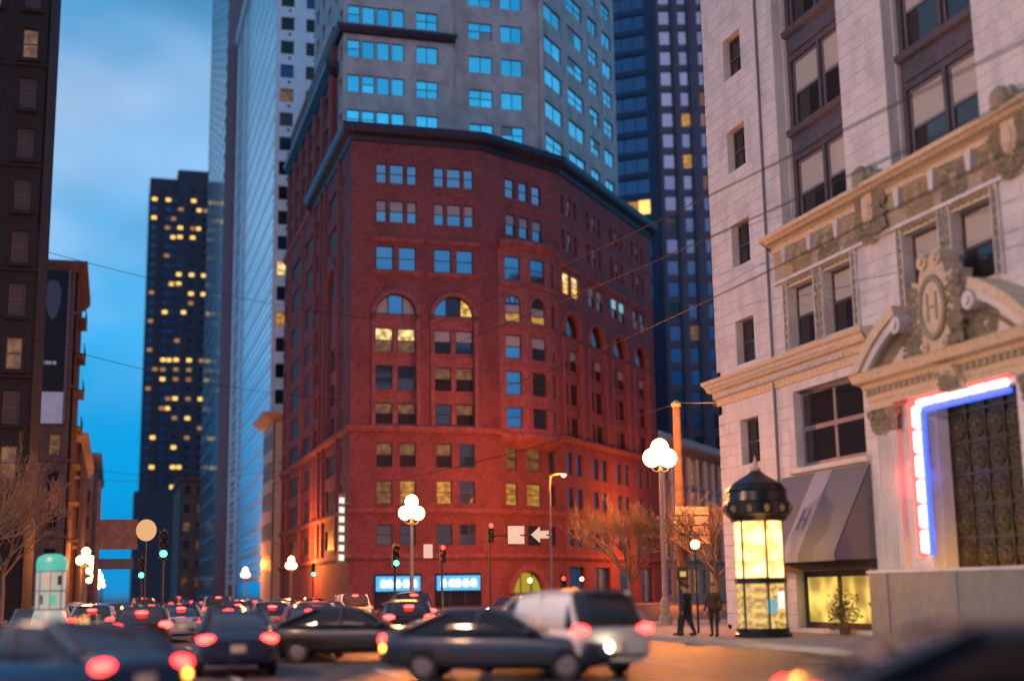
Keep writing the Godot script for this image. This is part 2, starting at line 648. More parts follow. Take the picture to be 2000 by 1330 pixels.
# storeys: sill, head
const ROWS := [[42.8, 44.85], [38.7, 41.0], [33.75, 36.2], [29.25, 31.7], [25.4, 27.85], [21.6, 24.05], [18.2, 20.3], [13.9, 16.3], [10.3, 12.6], [6.3, 8.3]]

func red_glass(row: int, lit: String) -> Array:
	var g: Material = M.glass_old
	var d: Material = M.glass_dark
	match lit:
		"bright": return [M.lit_pale, M.lit_dim]
		"full": return [M.lit_yellow, M.lit_yellow]
		"gold": return [M.lit_gold, M.lit_gold]
		"dim": return [M.lit_dim, d]
		"dim2": return [M.lit_dim, M.lit_dim]
		"blind": return [M.blind_grey, g]
	return [g, g]

# a tall arched bay: recess, inner wall, its windows
func arched_bay(b: Node3D, F: Transform3D, u: float, w: float, sill: float, spring: float, rows: Array, glass: Dictionary, arch_glass: Array) -> void:
	var q := 0.38
	var inner := MB.new()
	var holes := []
	var ww := (w - 0.5) / 2
	for r in rows:
		for k in 2:
			holes.append({"u": k * (ww + 0.5), "v": ROWS[r][0], "w": ww, "h": ROWS[r][1] - ROWS[r][0]})
	inner.wall(w, sill, spring, holes, 0.3)
	var G := F * at(Vector3(u, 0, -q))
	put(b, "bay_wall", inner, M.red_stone, G)
	for r in rows:
		for k in 2:
			win(b, G, k * (ww + 0.5), ROWS[r][0], ww, ROWS[r][1] - ROWS[r][0], 0.28, glass[r][k], M.frame_dark)
			var s := MB.new()
			s.span(Vector3(k * (ww + 0.5) - 0.1, ROWS[r][0] - 0.2, 0.0), Vector3(k * (ww + 0.5) + ww + 0.1, ROWS[r][0] - 0.01, 0.14))
			put(b, "sill", s, M.red_stone, G)
	arch_win(b, G, w / 2, spring, w / 2, 0.1, arch_glass, M.frame_dark)
	put(b, "arch", ring_arch(w / 2 + 0.02, w / 2 + 0.42, 0.2), M.red_stone, F * at(Vector3(u + w / 2, spring, 0)))
	for s in [u - 0.42, u + w + 0.02]:
		var c := MB.new()
		c.span(Vector3(s, sill, 0), Vector3(s + 0.4, spring - 0.5, 0.18))
		put(b, "pilaster", c, M.red_stone, F)
		var k := MB.new()
		k.sweep([Vector3(s - 0.06, spring - 0.5, 0), Vector3(s + 0.46, spring - 0.5, 0)], [Vector2(0, 0), Vector2(0.2, 0.02), Vector2(0.34, 0.3), Vector2(0.34, 0.44), Vector2(0, 0.46)])
		put(b, "capital", k, M.frame_brown, F)

func red_building() -> void:
	var b := thing("red_sandstone_building", "red sandstone corner block with arched window bays and dark slate cornice", "building", RED0)
	var W := at(-RED0)          # parts below are laid out in street coordinates
	var FM := W * face(RED0, 90)
	var FB := W * face(RED1, 62)
	var FR := W * face(RED2, 41)
	var FL := W * face(REDB, 180)
	var wb := RED1.distance_to(RED2)
	var wr := RED2.distance_to(RED3)
	# --- front
	var holes := []
	var list := []
	for g in [2.5, 8.5]:
		for r in [0, 1]:
			for e in [[0.0, 1.08], [1.38, 1.5], [3.18, 1.02]]:
				list.append([g + e[0], r, e[1]])
		for k in 2:
			list.append([g + k * 2.32, 2, 1.78])
			for r in [7, 8, 9]:
				list.append([g + 0.1 + k * 2.35, r, 1.6])
		holes.append({"u": g, "v": 18.0, "w": 4.1, "h": 13.3, "arch": true})
	for l in list:
		holes.append({"u": l[0], "v": ROWS[l[1]][0], "w": l[2], "h": ROWS[l[1]][1] - ROWS[l[1]][0]})
	for s in [[2.4, 4.7], [8.4, 4.7]]:
		holes.append({"u": s[0], "v": 0.3, "w": s[1], "h": 3.3})
	var m := MB.new()
	m.wall(13.4, 0, 48.0, holes, 0.38)
	put(b, "wall", m, M.red_brick, FM)
	var lits := {"3.6 7": "dim2", "2.6 7": "dim", "8.6 7": "dim", "11.0 7": "blind", "2.6 8": "dim2", "5.0 8": "gold", "8.6 8": "gold", "11.0 8": "dim2", "5.0 7": "dim"}
	for l in list:
		var key := "%.1f %d" % [l[0], l[1]]
		var kind: String = lits.get(key, "blind" if l[1] == 1 else "")
		win(b, FM, l[0], ROWS[l[1]][0], l[2], ROWS[l[1]][1] - ROWS[l[1]][0], 0.3, red_glass(l[1], kind), M.frame_dark)
	var g0 := {4: [red_glass(4, "bright"), red_glass(4, "bright")], 5: [red_glass(5, ""), red_glass(5, "")], 6: [red_glass(6, "dim"), red_glass(6, "dim")]}
	var g1 := {4: [red_glass(4, "blind"), red_glass(4, "blind")], 5: [red_glass(5, "dim"), red_glass(5, "dim")], 6: [red_glass(6, ""), red_glass(6, "dim")]}
	arched_bay(b, FM, 2.5, 4.1, 18.0, 29.25, [4, 5, 6], g0, [M.blind_grey, M.glass_old, M.blind_grey])
	arched_bay(b, FM, 8.5, 4.1, 18.0, 29.25, [4, 5, 6], g1, [M.glass_old, M.glass_dark, M.lit_yellow])
	for g in [2.5, 8.5]:
		var h := MB.new()
		h.sweep([Vector3(g - 0.7, 36.6, 0), Vector3(g + 4.8, 36.6, 0)], [Vector2(0, 0), Vector2(0.12, 0), Vector2(0.3, 0.3), Vector2(0.3, 0.45), Vector2(0, 0.55)])
		put(b, "hood_mould", h, M.red_stone, FM)
		var s := MB.new()
		s.sweep([Vector3(g - 0.7, 33.2, 0), Vector3(g + 4.8, 33.2, 0)], [Vector2(0, 0), Vector2(0.22, 0.2), Vector2(0.26, 0.45), Vector2(0, 0.5)])
		put(b, "sill", s, M.red_stone, FM)
	# shop fronts with their lit fascias
	for s in [[2.4, "sign_blue"], [8.4, "sign_blue"]]:
		win(b, FM, s[0], 0.3, 4.7, 3.3, 0.36, [M.glass_dark], M.frame_dark, 3, 1)
		var f := MB.new()
		f.span(Vector3(s[0] + 0.2, 1.95, 0.05), Vector3(s[0] + 4.5, 3.35, 0.3))
		var p := put(b, "shop_sign", f, M.sign_blue, FM)
		for k in 5:
			var c := MB.new()
			var x: float = s[0] + 0.55 + k * 0.75 + rng.randf_range(-0.1, 0.1)
			c.extrude(PackedVector2Array([Vector2(x, 2.3), Vector2(x + 0.5, 2.25), Vector2(x + 0.62, 2.6), Vector2(x + 0.45, 3.05), Vector2(x + 0.08, 3.0), Vector2(x - 0.05, 2.7)]), 0.3, 0.34)
			put(p, "lit_mark", c, M.sign_white)
	# --- canted side with the oriel
	holes = []
	list = []
	for r in [0, 1]:
		for k in 3:
			list.append([3.7 + k * 2.0, r, 1.45])
	for r in [7, 8, 9]:
		for e in [[3.2, 1.65], [6.2, 2.1], [9.5, 1.0]]:
			list.append([e[0], r, e[1]])
	for l in list:
		holes.append({"u": l[0], "v": ROWS[l[1]][0], "w": l[2], "h": ROWS[l[1]][1] - ROWS[l[1]][0]})
	holes.append({"u": 3.9, "v": 0.2, "w": 4.4, "h": 3.5, "arch": true})
	m = MB.new()
	m.wall(wb, 0, 48.0, holes, 0.38)
	put(b, "wall", m, M.red_brick, FB)
	for l in list:
		var kind := ""
		if l[1] == 1: kind = "blind"
		if l[1] == 8 and l[0] < 9: kind = "gold"
		if l[1] == 7 and l[0] < 9: kind = "dim2"
		win(b, FB, l[0], ROWS[l[1]][0], l[2], ROWS[l[1]][1] - ROWS[l[1]][0], 0.3, red_glass(l[1], kind), M.frame_dark)
	arch_win(b, FB, 6.1, 1.5, 2.2, 0.36, [M.arch_yellow], M.frame_dark)
	win(b, FB, 3.9, 0.2, 4.4, 1.3, 0.36, [M.glass_dark, M.glass_dark, M.lit_dim], M.frame_dark, 3, 1)
	put(b, "arch", ring_arch(2.25, 2.85, 0.3), M.red_stone, FB * at(Vector3(6.1, 1.5, 0)))
	# oriel: three facets
	var pl := [Vector3(2.5, 0, 0), Vector3(5.5, 0, 1.15), Vector3(8.9, 0, 1.15), Vector3(11.3, 0, 0)]
	for k in 3:
		var d: Vector3 = pl[k + 1] - pl[k]
		var x := d.normalized()
		var G := FB * Transform3D(Basis(x, Vector3.UP, x.cross(Vector3.UP)), pl[k])
		var L := d.length()
		var ww: float = [1.75, 2.1, 1.1][k]
		var u0 := (L - ww) / 2
		holes = []
		for r in [2, 3, 4, 5, 6]:
			holes.append({"u": u0, "v": ROWS[r][0], "w": ww, "h": ROWS[r][1] - ROWS[r][0] + (0.35 if r == 3 else 0.0), "arch": r == 3})
		m = MB.new()
		m.wall(L, 17.2, 37.6, holes, 0.34)
		put(b, "oriel_wall", m, M.red_stone, G)
		for r in [2, 4, 5, 6]:
			win(b, G, u0, ROWS[r][0], ww, ROWS[r][1] - ROWS[r][0], 0.26, red_glass(r, "blind" if r == 4 else ""), M.frame_dark)
		var hh: float = ROWS[3][1] - ROWS[3][0] + 0.35 - ww / 2
		win(b, G, u0, ROWS[3][0], ww, hh, 0.26, [M.blind_grey, M.lit_gold] if k < 2 else [M.glass_dark], M.frame_dark, 1, 1 if k == 2 else 2)
		arch_win(b, G, L / 2, ROWS[3][0] + hh, ww / 2, 0.2, [M.glass_old], M.frame_dark)
		put(b, "arch", ring_arch(ww / 2 + 0.02, ww / 2 + 0.26, 0.12), M.red_stone, G * at(Vector3(L / 2, ROWS[3][0] + hh, 0)))
	for c in [[37.0, [Vector2(0, -0.2), Vector2(0.1, 0), Vector2(0.45, 0.5), Vector2(0.5, 0.85), Vector2(0, 1.1), Vector2(-1.6, 1.5)], "oriel_cornice"],
			[33.0, [Vector2(0, 0), Vector2(0.18, 0.1), Vector2(0.18, 0.45), Vector2(0, 0.5)], "string_course"],
			[28.5, [Vector2(0, 0), Vector2(0.14, 0.1), Vector2(0.14, 0.3), Vector2(0, 0.35)], "string_course"],
			[24.6, [Vector2(0, 0), Vector2(0.12, 0.1), Vector2(0.12, 0.3), Vector2(0, 0.35)], "string_course"],
			[17.0, [Vector2(-0.8, -0.9), Vector2(0.1, -0.1), Vector2(0.3, 0.2), Vector2(0.3, 0.6), Vector2(0, 0.7)], "oriel_base"]]:
		m = MB.new()
		var pts := []
		for p in pl:
			pts.append(p + Vector3.UP * c[0])
		m.sweep(pts, c[1])
		put(b, c[2], m, M.red_stone, FB)
	# --- avenue side, four arched bays
	holes = []
	list = []
	for k in 4:
		var g := 0.75 + k * 7.65
		for r in [0, 1]:
			for e in [[0.0, 1.15], [1.75, 1.35], [3.7, 1.15]]:
				list.append([g + e[0], r, e[1], k])
		for e in [0.0, 2.65]:
			list.append([g + e, 2, 2.2, k])
			for r in [7, 8, 9]:
				list.append([g + 0.2 + e, r, 1.7, k])
		holes.append({"u": g, "v": 18.0, "w": 4.85, "h": 11.25 + 2.425, "arch": true})
		holes.append({"u": g + 0.2, "v": 0.2, "w": 4.4, "h": 4.0})
	for l in list:
		holes.append({"u": l[0], "v": ROWS[l[1]][0], "w": l[2], "h": ROWS[l[1]][1] - ROWS[l[1]][0]})
	m = MB.new()
	m.wall(wr, 0, 48.0, holes, 0.38)
	put(b, "wall", m, M.red_brick, FR)
	for l in list:
		var kind := ""
		var g2: Array = [M.glass_dark]
		if l[1] == 2:
			g2 = [[M.lit_pale, M.lit_yellow], [M.blind_cloth, M.glass_dark], [M.lit_cyan, M.glass_dark], [M.glass_dark, M.blind_cloth]][l[3]]
		elif l[1] < 2:
			g2 = [M.blind_grey, M.glass_old] if absf(l[2] - 1.35) < 0.01 else [M.glass_old, M.glass_old]
		win(b, FR, l[0], ROWS[l[1]][0], l[2], ROWS[l[1]][1] - ROWS[l[1]][0], 0.3, g2, M.frame_dark, 1, 2 if l[1] <= 2 else 1)
	for k in 4:
		var g := 0.75 + k * 7.65
		arched_bay(b, FR, g, 4.85, 18.0, 29.25, [4, 5, 6], {4: [[M.blind_cloth, M.glass_dark], [M.blind_cloth, M.glass_dark]], 5: [[M.glass_dark], [M.glass_dark]], 6: [[M.glass_dark], [M.glass_dark]]}, [M.lit_gold if k == 2 else M.glass_dark, M.glass_dark, M.glass_dark])
		win(b, FR, g + 0.2, 0.2, 4.4, 4.0, 0.36, [M.glass_dark, M.lit_dim, M.glass_dark] if k % 2 else [M.glass_dark], M.frame_dark, 3, 1)
		var s := MB.new()
		s.sweep([Vector3(g - 0.5, 36.6, 0), Vector3(g + 5.3, 36.6, 0)], [Vector2(0, 0), Vector2(0.12, 0), Vector2(0.3, 0.3), Vector2(0.3, 0.45), Vector2(0, 0.55)])
		put(b, "hood_mould", s, M.red_stone, FR)
	# --- side street
	holes = []
	list = []
	for r in 10:
		for e in [[50.0, 0.95, 1], [36.6, 0.95, 1], [21.6, 7.6, 3], [8.0, 9.4, 4], [0.7, 5.0, 2], [30.9, 3.6, 2]]:
			if e[0] > 30 and e[0] < 33 and r > 6: continue
			list.append([e[0], r, e[1], e[2]])
		if r < 2 or r > 6:
			list.append([40.2, r, 6.4, 3])
	for l in list:
		holes.append({"u": l[0], "v": ROWS[l[1]][0], "w": l[2], "h": ROWS[l[1]][1] - ROWS[l[1]][0]})
	holes.append({"u": 40.4, "v": 18.0, "w": 6.0, "h": 18.6, "arch": true})
	m = MB.new()
	m.wall(REDB.distance_to(RED0), 0, 48.0, holes, 0.38)
	put(b, "wall", m, M.red_brick, FL)
	for l in list:
		win(b, FL, l[0], ROWS[l[1]][0], l[2], ROWS[l[1]][1] - ROWS[l[1]][0], 0.3, [M.matt_brown], M.frame_brown, l[3], 1, 0.16)
	var q := MB.new()
	holes = []
	for r in [2, 4, 5, 6]:
		for k in 2:
			holes.append({"u": k * 3.1, "v": ROWS[r][0], "w": 2.9, "h": ROWS[r][1] - ROWS[r][0]})
	q.wall(6.0, 18.0, 33.6, holes.filter(func(h): return h.v < 30), 0.3)
	put(b, "bay_wall", q, M.red_stone, FL * at(Vector3(40.4, 0, -0.37)))
	for h in holes:
		if h.v < 30:
			win(b, FL * at(Vector3(40.4, 0, -0.37)), h.u, h.v, h.w, h.h, 0.28, [M.matt_brown], M.frame_brown)
	arch_win(b, FL, 43.4, 33.6, 3.0, 0.34, [M.matt_brown], M.frame_brown)
	put(b, "arch", ring_arch(3.02, 3.5, 0.2), M.red_stone, FL * at(Vector3(43.4, 33.6, 0)))
	for u in [5.9, 19.6, 29.9, 35.2, 38.6, 48.2]:
		var c := MB.new()
		c.span(Vector3(u, 5.6, 0), Vector3(u + 0.5, 47.4, 0.3))
		put(b, "pilaster", c, M.red_stone, FL)
	# --- mouldings that run round
	var line := [Vector3(21.7, 0, -185.0), RED0, RED1, RED2, RED3]
	for c in [[4.9, 0.35, 0.6], [9.3, 0.3, 0.6], [17.3, 0.4, 0.7], [36.95, 0.12, 0.2], [41.9, 0.1, 0.2]]:
		m = MB.new()
		var pts := []
		for p in line:
			pts.append(p + Vector3.UP * c[0])
		m.sweep(pts, [Vector2(0, 0), Vector2(c[1] * 0.5, 0.05), Vector2(c[1], c[2] * 0.5), Vector2(c[1], c[2] * 0.9), Vector2(0, c[2])])
		put(b, "string_course", m, M.red_stone, W)
	m = MB.new()
	var top := []
	for p in [Vector3(21.7, 0, -157.0), RED0, RED1, RED2, RED3]:
		top.append(p + Vector3.UP * 47.0)
	m.sweep(top, [Vector2(0, 0), Vector2(0.15, 0.1), Vector2(0.3, 0.55), Vector2(0.9, 0.85), Vector2(1.05, 1.15), Vector2(1.15, 1.7), Vector2(0.4, 1.85), Vector2(-1.5, 1.9)])
	put(b, "cornice", m, M.slate_metal, W)
	m = MB.new()
	m.sweep([Vector3(21.7, 47.4, -185.0), Vector3(21.7, 47.4, -157.0)], [Vector2(0, 0), Vector2(0.3, 0.2), Vector2(0.35, 0.8), Vector2(-0.6, 0.9)])
	put(b, "ledge", m, M.red_stone, W)
	m = MB.new()
	m.extrude(PackedVector2Array([Vector2(21.8, 129.3), Vector2(35.1, 129.3), Vector2(45.4, 134.8), Vector2(66.0, 158.5), Vector2(60, 185), Vector2(21.8, 185)]), 45.5, 46.0)
	put(b, "roof", m, M.slate_metal, W * Transform3D(Basis(Vector3.RIGHT, Vector3(0, 0, -1), Vector3.UP), Vector3.ZERO))
	m = MB.new()
	m.span(Vector3(0, 0, -0.2), Vector3(32, 46, 0))
	put(b, "party_wall", m, M.red_brick, W * face(RED3, -14))
	# taller rear wing up the side street
	q = MB.new()
	holes = []
	for k in 6:
		for r in 4:
			holes.append({"u": 1.3 + k * 6.4, "v": 49.6 + r * 3.7 + (0.8 if r == 3 else 0.0), "w": 3.6, "h": 2.3})
	q.wall(39.0, 48.2, 66.6, holes, 0.4)
	var FW := W * face(Vector3(22.2, 0, -185), 180)
	put(b, "rear_wing_wall", q, M.red_brick, FW)
	for h in holes:
		win(b, FW, h.u, h.v, h.w, h.h, 0.34, [M.matt_brown], M.frame_brown, 2, 1, 0.14)
	for k in 7:
		var c := MB.new()
		c.span(Vector3(k * 6.4 - 0.2, 48.2, 0), Vector3(k * 6.4 + 0.9, 60.4, 0.35))
		put(b, "pilaster", c, M.red_stone, FW)
	q = MB.new()
	q.sweep([Vector3(22.2, 60.4, -185), Vector3(22.2, 60.4, -146), Vector3(34, 60.4, -146)], [Vector2(0, 0), Vector2(0.2, 0.1), Vector2(0.9, 0.9), Vector2(1.0, 1.5), Vector2(0, 1.6)])
	put(b, "cornice", q, M.slate_metal, W)
	q = MB.new()
	q.span(Vector3(22.2, 46, -146.2), Vector3(22.9, 66.6, -146.0))
	put(b, "rear_wing_end", q, M.red_brick, W)
	q = MB.new()
	q.span(Vector3(22.3, 66.0, -185), Vector3(24, 66.5, -146.2))
	put(b, "rear_wing_roof", q, M.slate_metal, W)

# ---------------------------------------------------------------- the pale terracotta building
func leaves(m: MB, u0: float, u1: float, v0: float, v1: float, w: float, count: int, size: float) -> void:
	for k in count:
		var p := Vector3(rng.randf_range(u0, u1), rng.randf_range(v0, v1), w)
		var s := size * rng.randf_range(0.6, 1.35)
		m.lump(Transform3D(Basis(Vector3(0, 0, 1), rng.randf_range(0, TAU)) * Basis.from_scale(Vector3(s, s * 0.55, s * rng.randf_range(0.5, 1.2))), p))

func scroll(m: MB, c: Vector3, r: float, d: float) -> void:
	var p := PackedVector2Array()
	for k in 18:
		p.append(Vector2(c.x + cos(TAU * k / 18) * r, c.y + sin(TAU * k / 18) * r))
	m.extrude(p, c.z - d, c.z)
	var e := PackedVector2Array()
	for k in 14:
		e.append(Vector2(c.x + cos(TAU * k / 14) * r * 0.5, c.y + sin(TAU * k / 14) * r * 0.5))
	m.extrude(e, c.z, c.z + 0.08)

func oval(c: Vector2, rx: float, ry: float, seg := 28) -> PackedVector2Array:
	var p := PackedVector2Array()
	for k in seg:
		p.append(c + Vector2(cos(TAU * k / seg) * rx, sin(TAU * k / seg) * ry))
	return p

func pale_building() -> void:
	var O := Vector3(23.8, 0, -50.3)
	var b := thing("terracotta_building", "pale terracotta block with carved pediment, grey awning and neon framed doorway", "building", O)
	var F := face(Vector3.ZERO, 180)
	var W := 30.3
	var H := 36.0
	var c0 := 0.4444
	var smalls := []
	for k in 7:
		smalls.append({"u": 1.95, "v": 6.522 + k * 4.0, "w": 1.6, "h": 1.778})
	var orn := []
	for g in [6.5, 14.2, 21.9]:
		for e in [0.0, 2.6]:
			orn.append({"u": g + e, "v": 10.4, "w": 1.95, "h": 2.3})
	var bays := []
	for g in [6.3, 13.8, 21.3]:
		bays.append({"u": g, "v": 14.75, "w": 4.7, "h": 20.5})
	var mezz := {"u": 6.4, "v": 6.0, "w": 4.8, "h": 2.8}
	var shop := {"u": 5.9, "v": 0.3, "w": 4.95, "h": 2.0}
	var door := {"u": 14.55, "v": 0.02, "w": 4.55, "h": 7.2}
	var holes := smalls + orn + [mezz, shop]
	var m := MB.new()
	m.wall(W, 0, H, holes + bays + [door], 0.42)
	put(b, "wall", m, M.terracotta_dull, F)
	m = MB.new()
	m.span(Vector3(0, 0, -0.3), Vector3(30, H, 0))
	put(b, "side_wall", m, M.terracotta_dull, face(Vector3(30.0, 0, 0), 270) * at(Vector3(0, 0, -0.01)))
	m = MB.new()
	m.span(Vector3(0.02, H - 0.3, 0.02), Vector3(30, H, W))
	put(b, "roof", m, M.slate_metal)
	# blocks: the large ones near the portal singly, the rest joined
	var joined := [MB.new(), MB.new(), MB.new()]
	var tones := ["terracotta", "terracotta_pale", "terracotta_dull"]
	var avoid := holes + bays + [door,
		{"u": -1, "v": 9.0, "w": 11.6, "h": 1.3}, {"u": 5.45, "v": 12.9, "w": 26, "h": 1.95}, {"u": 6.05, "v": 10.2, "w": 5.4, "h": 2.9},
		{"u": 13.75, "v": 10.2, "w": 5.4, "h": 2.9}, {"u": 21.5, "v": 10.2, "w": 5.4, "h": 2.9}, {"u": 5.2, "v": 2.3, "w": 6.3, "h": 3.65},
		{"u": 11.9, "v": 7.2, "w": 9.8, "h": 1.4}, {"u": 4.98, "v": 0, "w": 0.14, "h": 36.0}, {"u": 12.05, "v": 0, "w": 1.4, "h": 7.4}, {"u": 19.7, "v": 0, "w": 1.4, "h": 7.4}]
	var single := 0
	for r in 80:
		var y0 := 0.3 + r * c0
		var y1 := y0 + c0
		if y1 > H:
			break
		var cuts := []
		for h in avoid:
			if h.v < y1 - 0.02 and h.v + h.h > y0 + 0.02:
				cuts.append(Vector2(h.u, h.u + h.w))
		cuts.sort_custom(func(a, q): return a.x < q.x)
		var x := 0.0
		var free := []
		for q in cuts:
			if q.x > x + 0.15:
				free.append(Vector2(x, q.x))
			x = maxf(x, q.y)
		if x < 23.0:
			free.append(Vector2(x, 23.0))
		for f in free:
			var p: float = f.x
			var first := true
			while p < f.y - 0.05:
				var L := 1.75 if not (first and r % 2) else 0.9
				first = false
				var q := minf(p + L, f.y)
				if f.y - q < 0.3:
					q = f.y
				var k := rng.randi() % 3
				var s := MB.new()
				s.stone(Vector2(p + 0.008, y0 + 0.008), Vector2(q - 0.008, y1 - 0.008), 0.022 + rng.randf() * 0.003, 0.009)
				if y0 > 5.8 and y0 < 19.5 and single < 300 and p < 20.0:
					put(b, "stone_block", s, M[tones[k]], F)
					single += 1
				else:
					joined[k].moved(Transform3D(), s)
				p = q
	for k in 3:
		put(b, "stone_facing", joined[k], M[tones[k]], F, true)
	# small side windows
	for h in smalls:
		win(b, F, h.u, h.v, h.w, h.h, 0.4, [M.glass_dark], M.frame_brown, 1, 2, 0.1)
	m = MB.new()
	m.tube([Vector3(5.05, 0, 0.07), Vector3(5.05, H, 0.07)], [0.055], 8)
	put(b, "drain_pipe", m, M.frame_grey, F)
	# recessed bays above the cornice
	for g in bays:
		var G := F * at(Vector3(g.u, 0, -0.55))
		var hs := []
		for r in 5:
			for k in 2:
				hs.append({"u": 0.28 + k * 2.16, "v": 15.0 + r * 4.0, "w": 1.98, "h": 2.65})
		m = MB.new()
		m.wall(g.w, g.v, g.v + g.h, hs, 0.25)
		put(b, "bay_panel", m, M.bay_metal, G)
		m = MB.new()
		m.span(Vector3(g.u, 14.75, -0.56), Vector3(g.u + 0.04, 35.2, -0.4))
		m.span(Vector3(g.u + g.w - 0.04, 14.75, -0.56), Vector3(g.u + g.w, 35.2, -0.4))
		put(b, "bay_jamb", m, M.terracotta_dull, F)
		for h in hs:
			var bl: bool = rng.randf() < 0.45
			win(b, G, h.u, h.v, h.w, h.h, 0.22, [M.blind_cloth if bl else M.glass_dark, M.glass_dark], M.frame_grey, 1, 2, 0.1)
		for r in 5:
			m = MB.new()
			m.sweep([Vector3(0, 14.6 + r * 4.0, 0), Vector3(g.w, 14.6 + r * 4.0, 0)], [Vector2(0, 0), Vector2(0.16, 0.08), Vector2(0.2, 0.3), Vector2(0, 0.36)])
			put(b, "spandrel_sill", m, M.bay_metal, G)
			m = MB.new()
			m.span(Vector3(0.3, 17.9 + r * 4.0, 0), Vector3(g.w - 0.3, 18.4 + r * 4.0, 0.07))
			put(b, "spandrel_panel", m, M.bay_metal, G)
	# ornamented windows
	for g in [6.5, 14.2, 21.9]:
		for e in [0.0, 2.6]:
			var u: float = g + e
			var o := win(b, F, u, 10.4, 1.95, 2.3, 0.4, [M.blind_cloth, M.glass_dark], M.frame_brown, 1, 2, 0.11)
			o.set_meta("label", "sash window with lowered cream blind")
			m = MB.new()
			for k in 15:
				for s in [-0.17, 2.12]:
					m.lump(Transform3D(Basis(Vector3(0, 0, 1), 0.9 if k % 2 else -0.9) * Basis.from_scale(Vector3(0.15, 0.07, 0.1)), Vector3(u + s, 10.45 + k * 0.165, 0.05)))
			for k in 13:
				m.lump(Transform3D(Basis(Vector3(0, 0, 1), 0.7 if k % 2 else -0.7) * Basis.from_scale(Vector3(0.15, 0.07, 0.1)), Vector3(u - 0.02 + k * 0.165, 12.86, 0.05)))
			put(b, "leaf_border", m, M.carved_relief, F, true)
			m = MB.new()
			m.wall(2.62, 10.3, 13.02, [{"u": 0.34, "v": 10.4, "w": 1.95, "h": 2.3}], 0.05)
			put(b, "window_surround", m, M.buff_moulding, F * at(Vector3(u - 0.335, 0, 0.03)))
			for s in [-0.34, -0.045, 1.97, 2.25]:
				m = MB.new()
				m.span(Vector3(u + s, 10.3, 0.0), Vector3(u + s + 0.045, 12.98, 0.12))
				put(b, "window_moulding", m, M.terracotta_pale, F)
	# lower cornice, round the corner
	m = MB.new()
	m.sweep([Vector3(8, 9.1, -0.001), Vector3(0, 9.1, -0.001), Vector3(0, 9.1, 12.1)], [Vector2(0, 0), Vector2(0.05, 0.02), Vector2(0.08, 0.28), Vector2(0.16, 0.34), Vector2(0.18, 0.55), Vector2(0.34, 0.62), Vector2(0.42, 0.85), Vector2(0.52, 0.92), Vector2(0.54, 1.05), Vector2(0.02, 1.12)])
	put(b, "lower_cornice", m, M.buff_moulding)
	m = MB.new()
	for k in 52:
		m.span(Vector3(0.1 + k * 0.2, 9.42, 0.1), Vector3(0.2 + k * 0.2, 9.58, 0.27))
	put(b, "dentil_course", m, M.terracotta, F, true)
	m = MB.new()
	for k in 44:
		m.lump(Transform3D(Basis.from_scale(Vector3(0.09, 0.07, 0.07)), Vector3(0.1 + k * 0.235, 9.83, 0.4)))
	put(b, "egg_and_dart", m, M.terracotta_pale, F, true)
	# upper cornice and frieze
	m = MB.new()
	m.sweep([Vector3(5.5, 14.2, 0), Vector3(30.3, 14.2, 0)], [Vector2(0, 0), Vector2(0.12, 0.02), Vector2(0.14, 0.2), Vector2(0.34, 0.3), Vector2(0.5, 0.42), Vector2(0.62, 0.46), Vector2(0.64, 0.6), Vector2(0, 0.68)])
	put(b, "upper_cornice", m, M.buff_moulding, F)
	m = MB.new()
	for k in 110:
		m.lump(Transform3D(Basis.from_scale(Vector3(0.08, 0.09, 0.09)), Vector3(5.7 + k * 0.2, 14.52, 0.38)))
	put(b, "egg_and_dart", m, M.carved_relief, F, true)
	m = MB.new()
	m.span(Vector3(5.6, 13.05, 0), Vector3(30.2, 14.22, 0.06))
	put(b, "frieze", m, M.buff_carved, F)
	m = MB.new()
	m.span(Vector3(5.55, 12.96, 0), Vector3(30.2, 13.08, 0.16))
	put(b, "frieze_moulding", m, M.terracotta_pale, F)
	for k in 12:
		var u := 6.75 + k * 1.9
		if absf(u - 12.62) < 0.9 or absf(u - 20.05) < 0.9:
			continue
		m = MB.new()
		m.extrude(PackedVector2Array([Vector2(u - 0.17, 14.2), Vector2(u - 0.1, 13.55), Vector2(u + 0.1, 13.55), Vector2(u + 0.17, 14.2)]), 0.05, 0.3)
		put(b, "bracket", m, M.terracotta_pale, F)
		m = MB.new()
		leaves(m, u + 0.3, u + 1.62, 13.15, 13.85, 0.07, 80, 0.14)
		leaves(m, u + 0.3, u + 0.7, 13.7, 14.1, 0.06, 16, 0.12)
		leaves(m, u + 1.2, u + 1.6, 13.7, 14.1, 0.06, 16, 0.12)
		leaves(m, u + 0.25, u + 1.65, 13.15, 14.1, 0.07, 50, 0.11)
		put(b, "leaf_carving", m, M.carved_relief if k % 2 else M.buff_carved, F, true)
		m = MB.new()
		m.ball(Vector3(u + 0.96, 13.66, 0.05), Vector3(0.2, 0.27, 0.2), 12, 8)
		put(b, "boss", m, M.buff_carved, F)
	# shields on the piers
	for u in [12.62, 20.05]:
		m = MB.new()
		m.extrude(PackedVector2Array([Vector2(u - 0.3, 14.5), Vector2(u - 0.34, 13.9), Vector2(u - 0.2, 13.45), Vector2(u, 13.3), Vector2(u + 0.2, 13.45), Vector2(u + 0.34, 13.9), Vector2(u + 0.3, 14.5), Vector2(u, 14.62)]), 0.05, 0.3)
		m.ball(Vector3(u, 13.98, 0.3), Vector3(0.22, 0.36, 0.12), 12, 8)
		var sh := put(b, "shield", m, M.buff_moulding, F)
		m = MB.new()
		m.ball(Vector3(u, 15.05, 0.42), Vector3(0.34, 0.42, 0.34), 12, 8)
		for s in [-1, 1]:
			m.ball(Vector3(u + s * 0.3, 15.2, 0.3), Vector3(0.14, 0.22, 0.14), 8, 6)
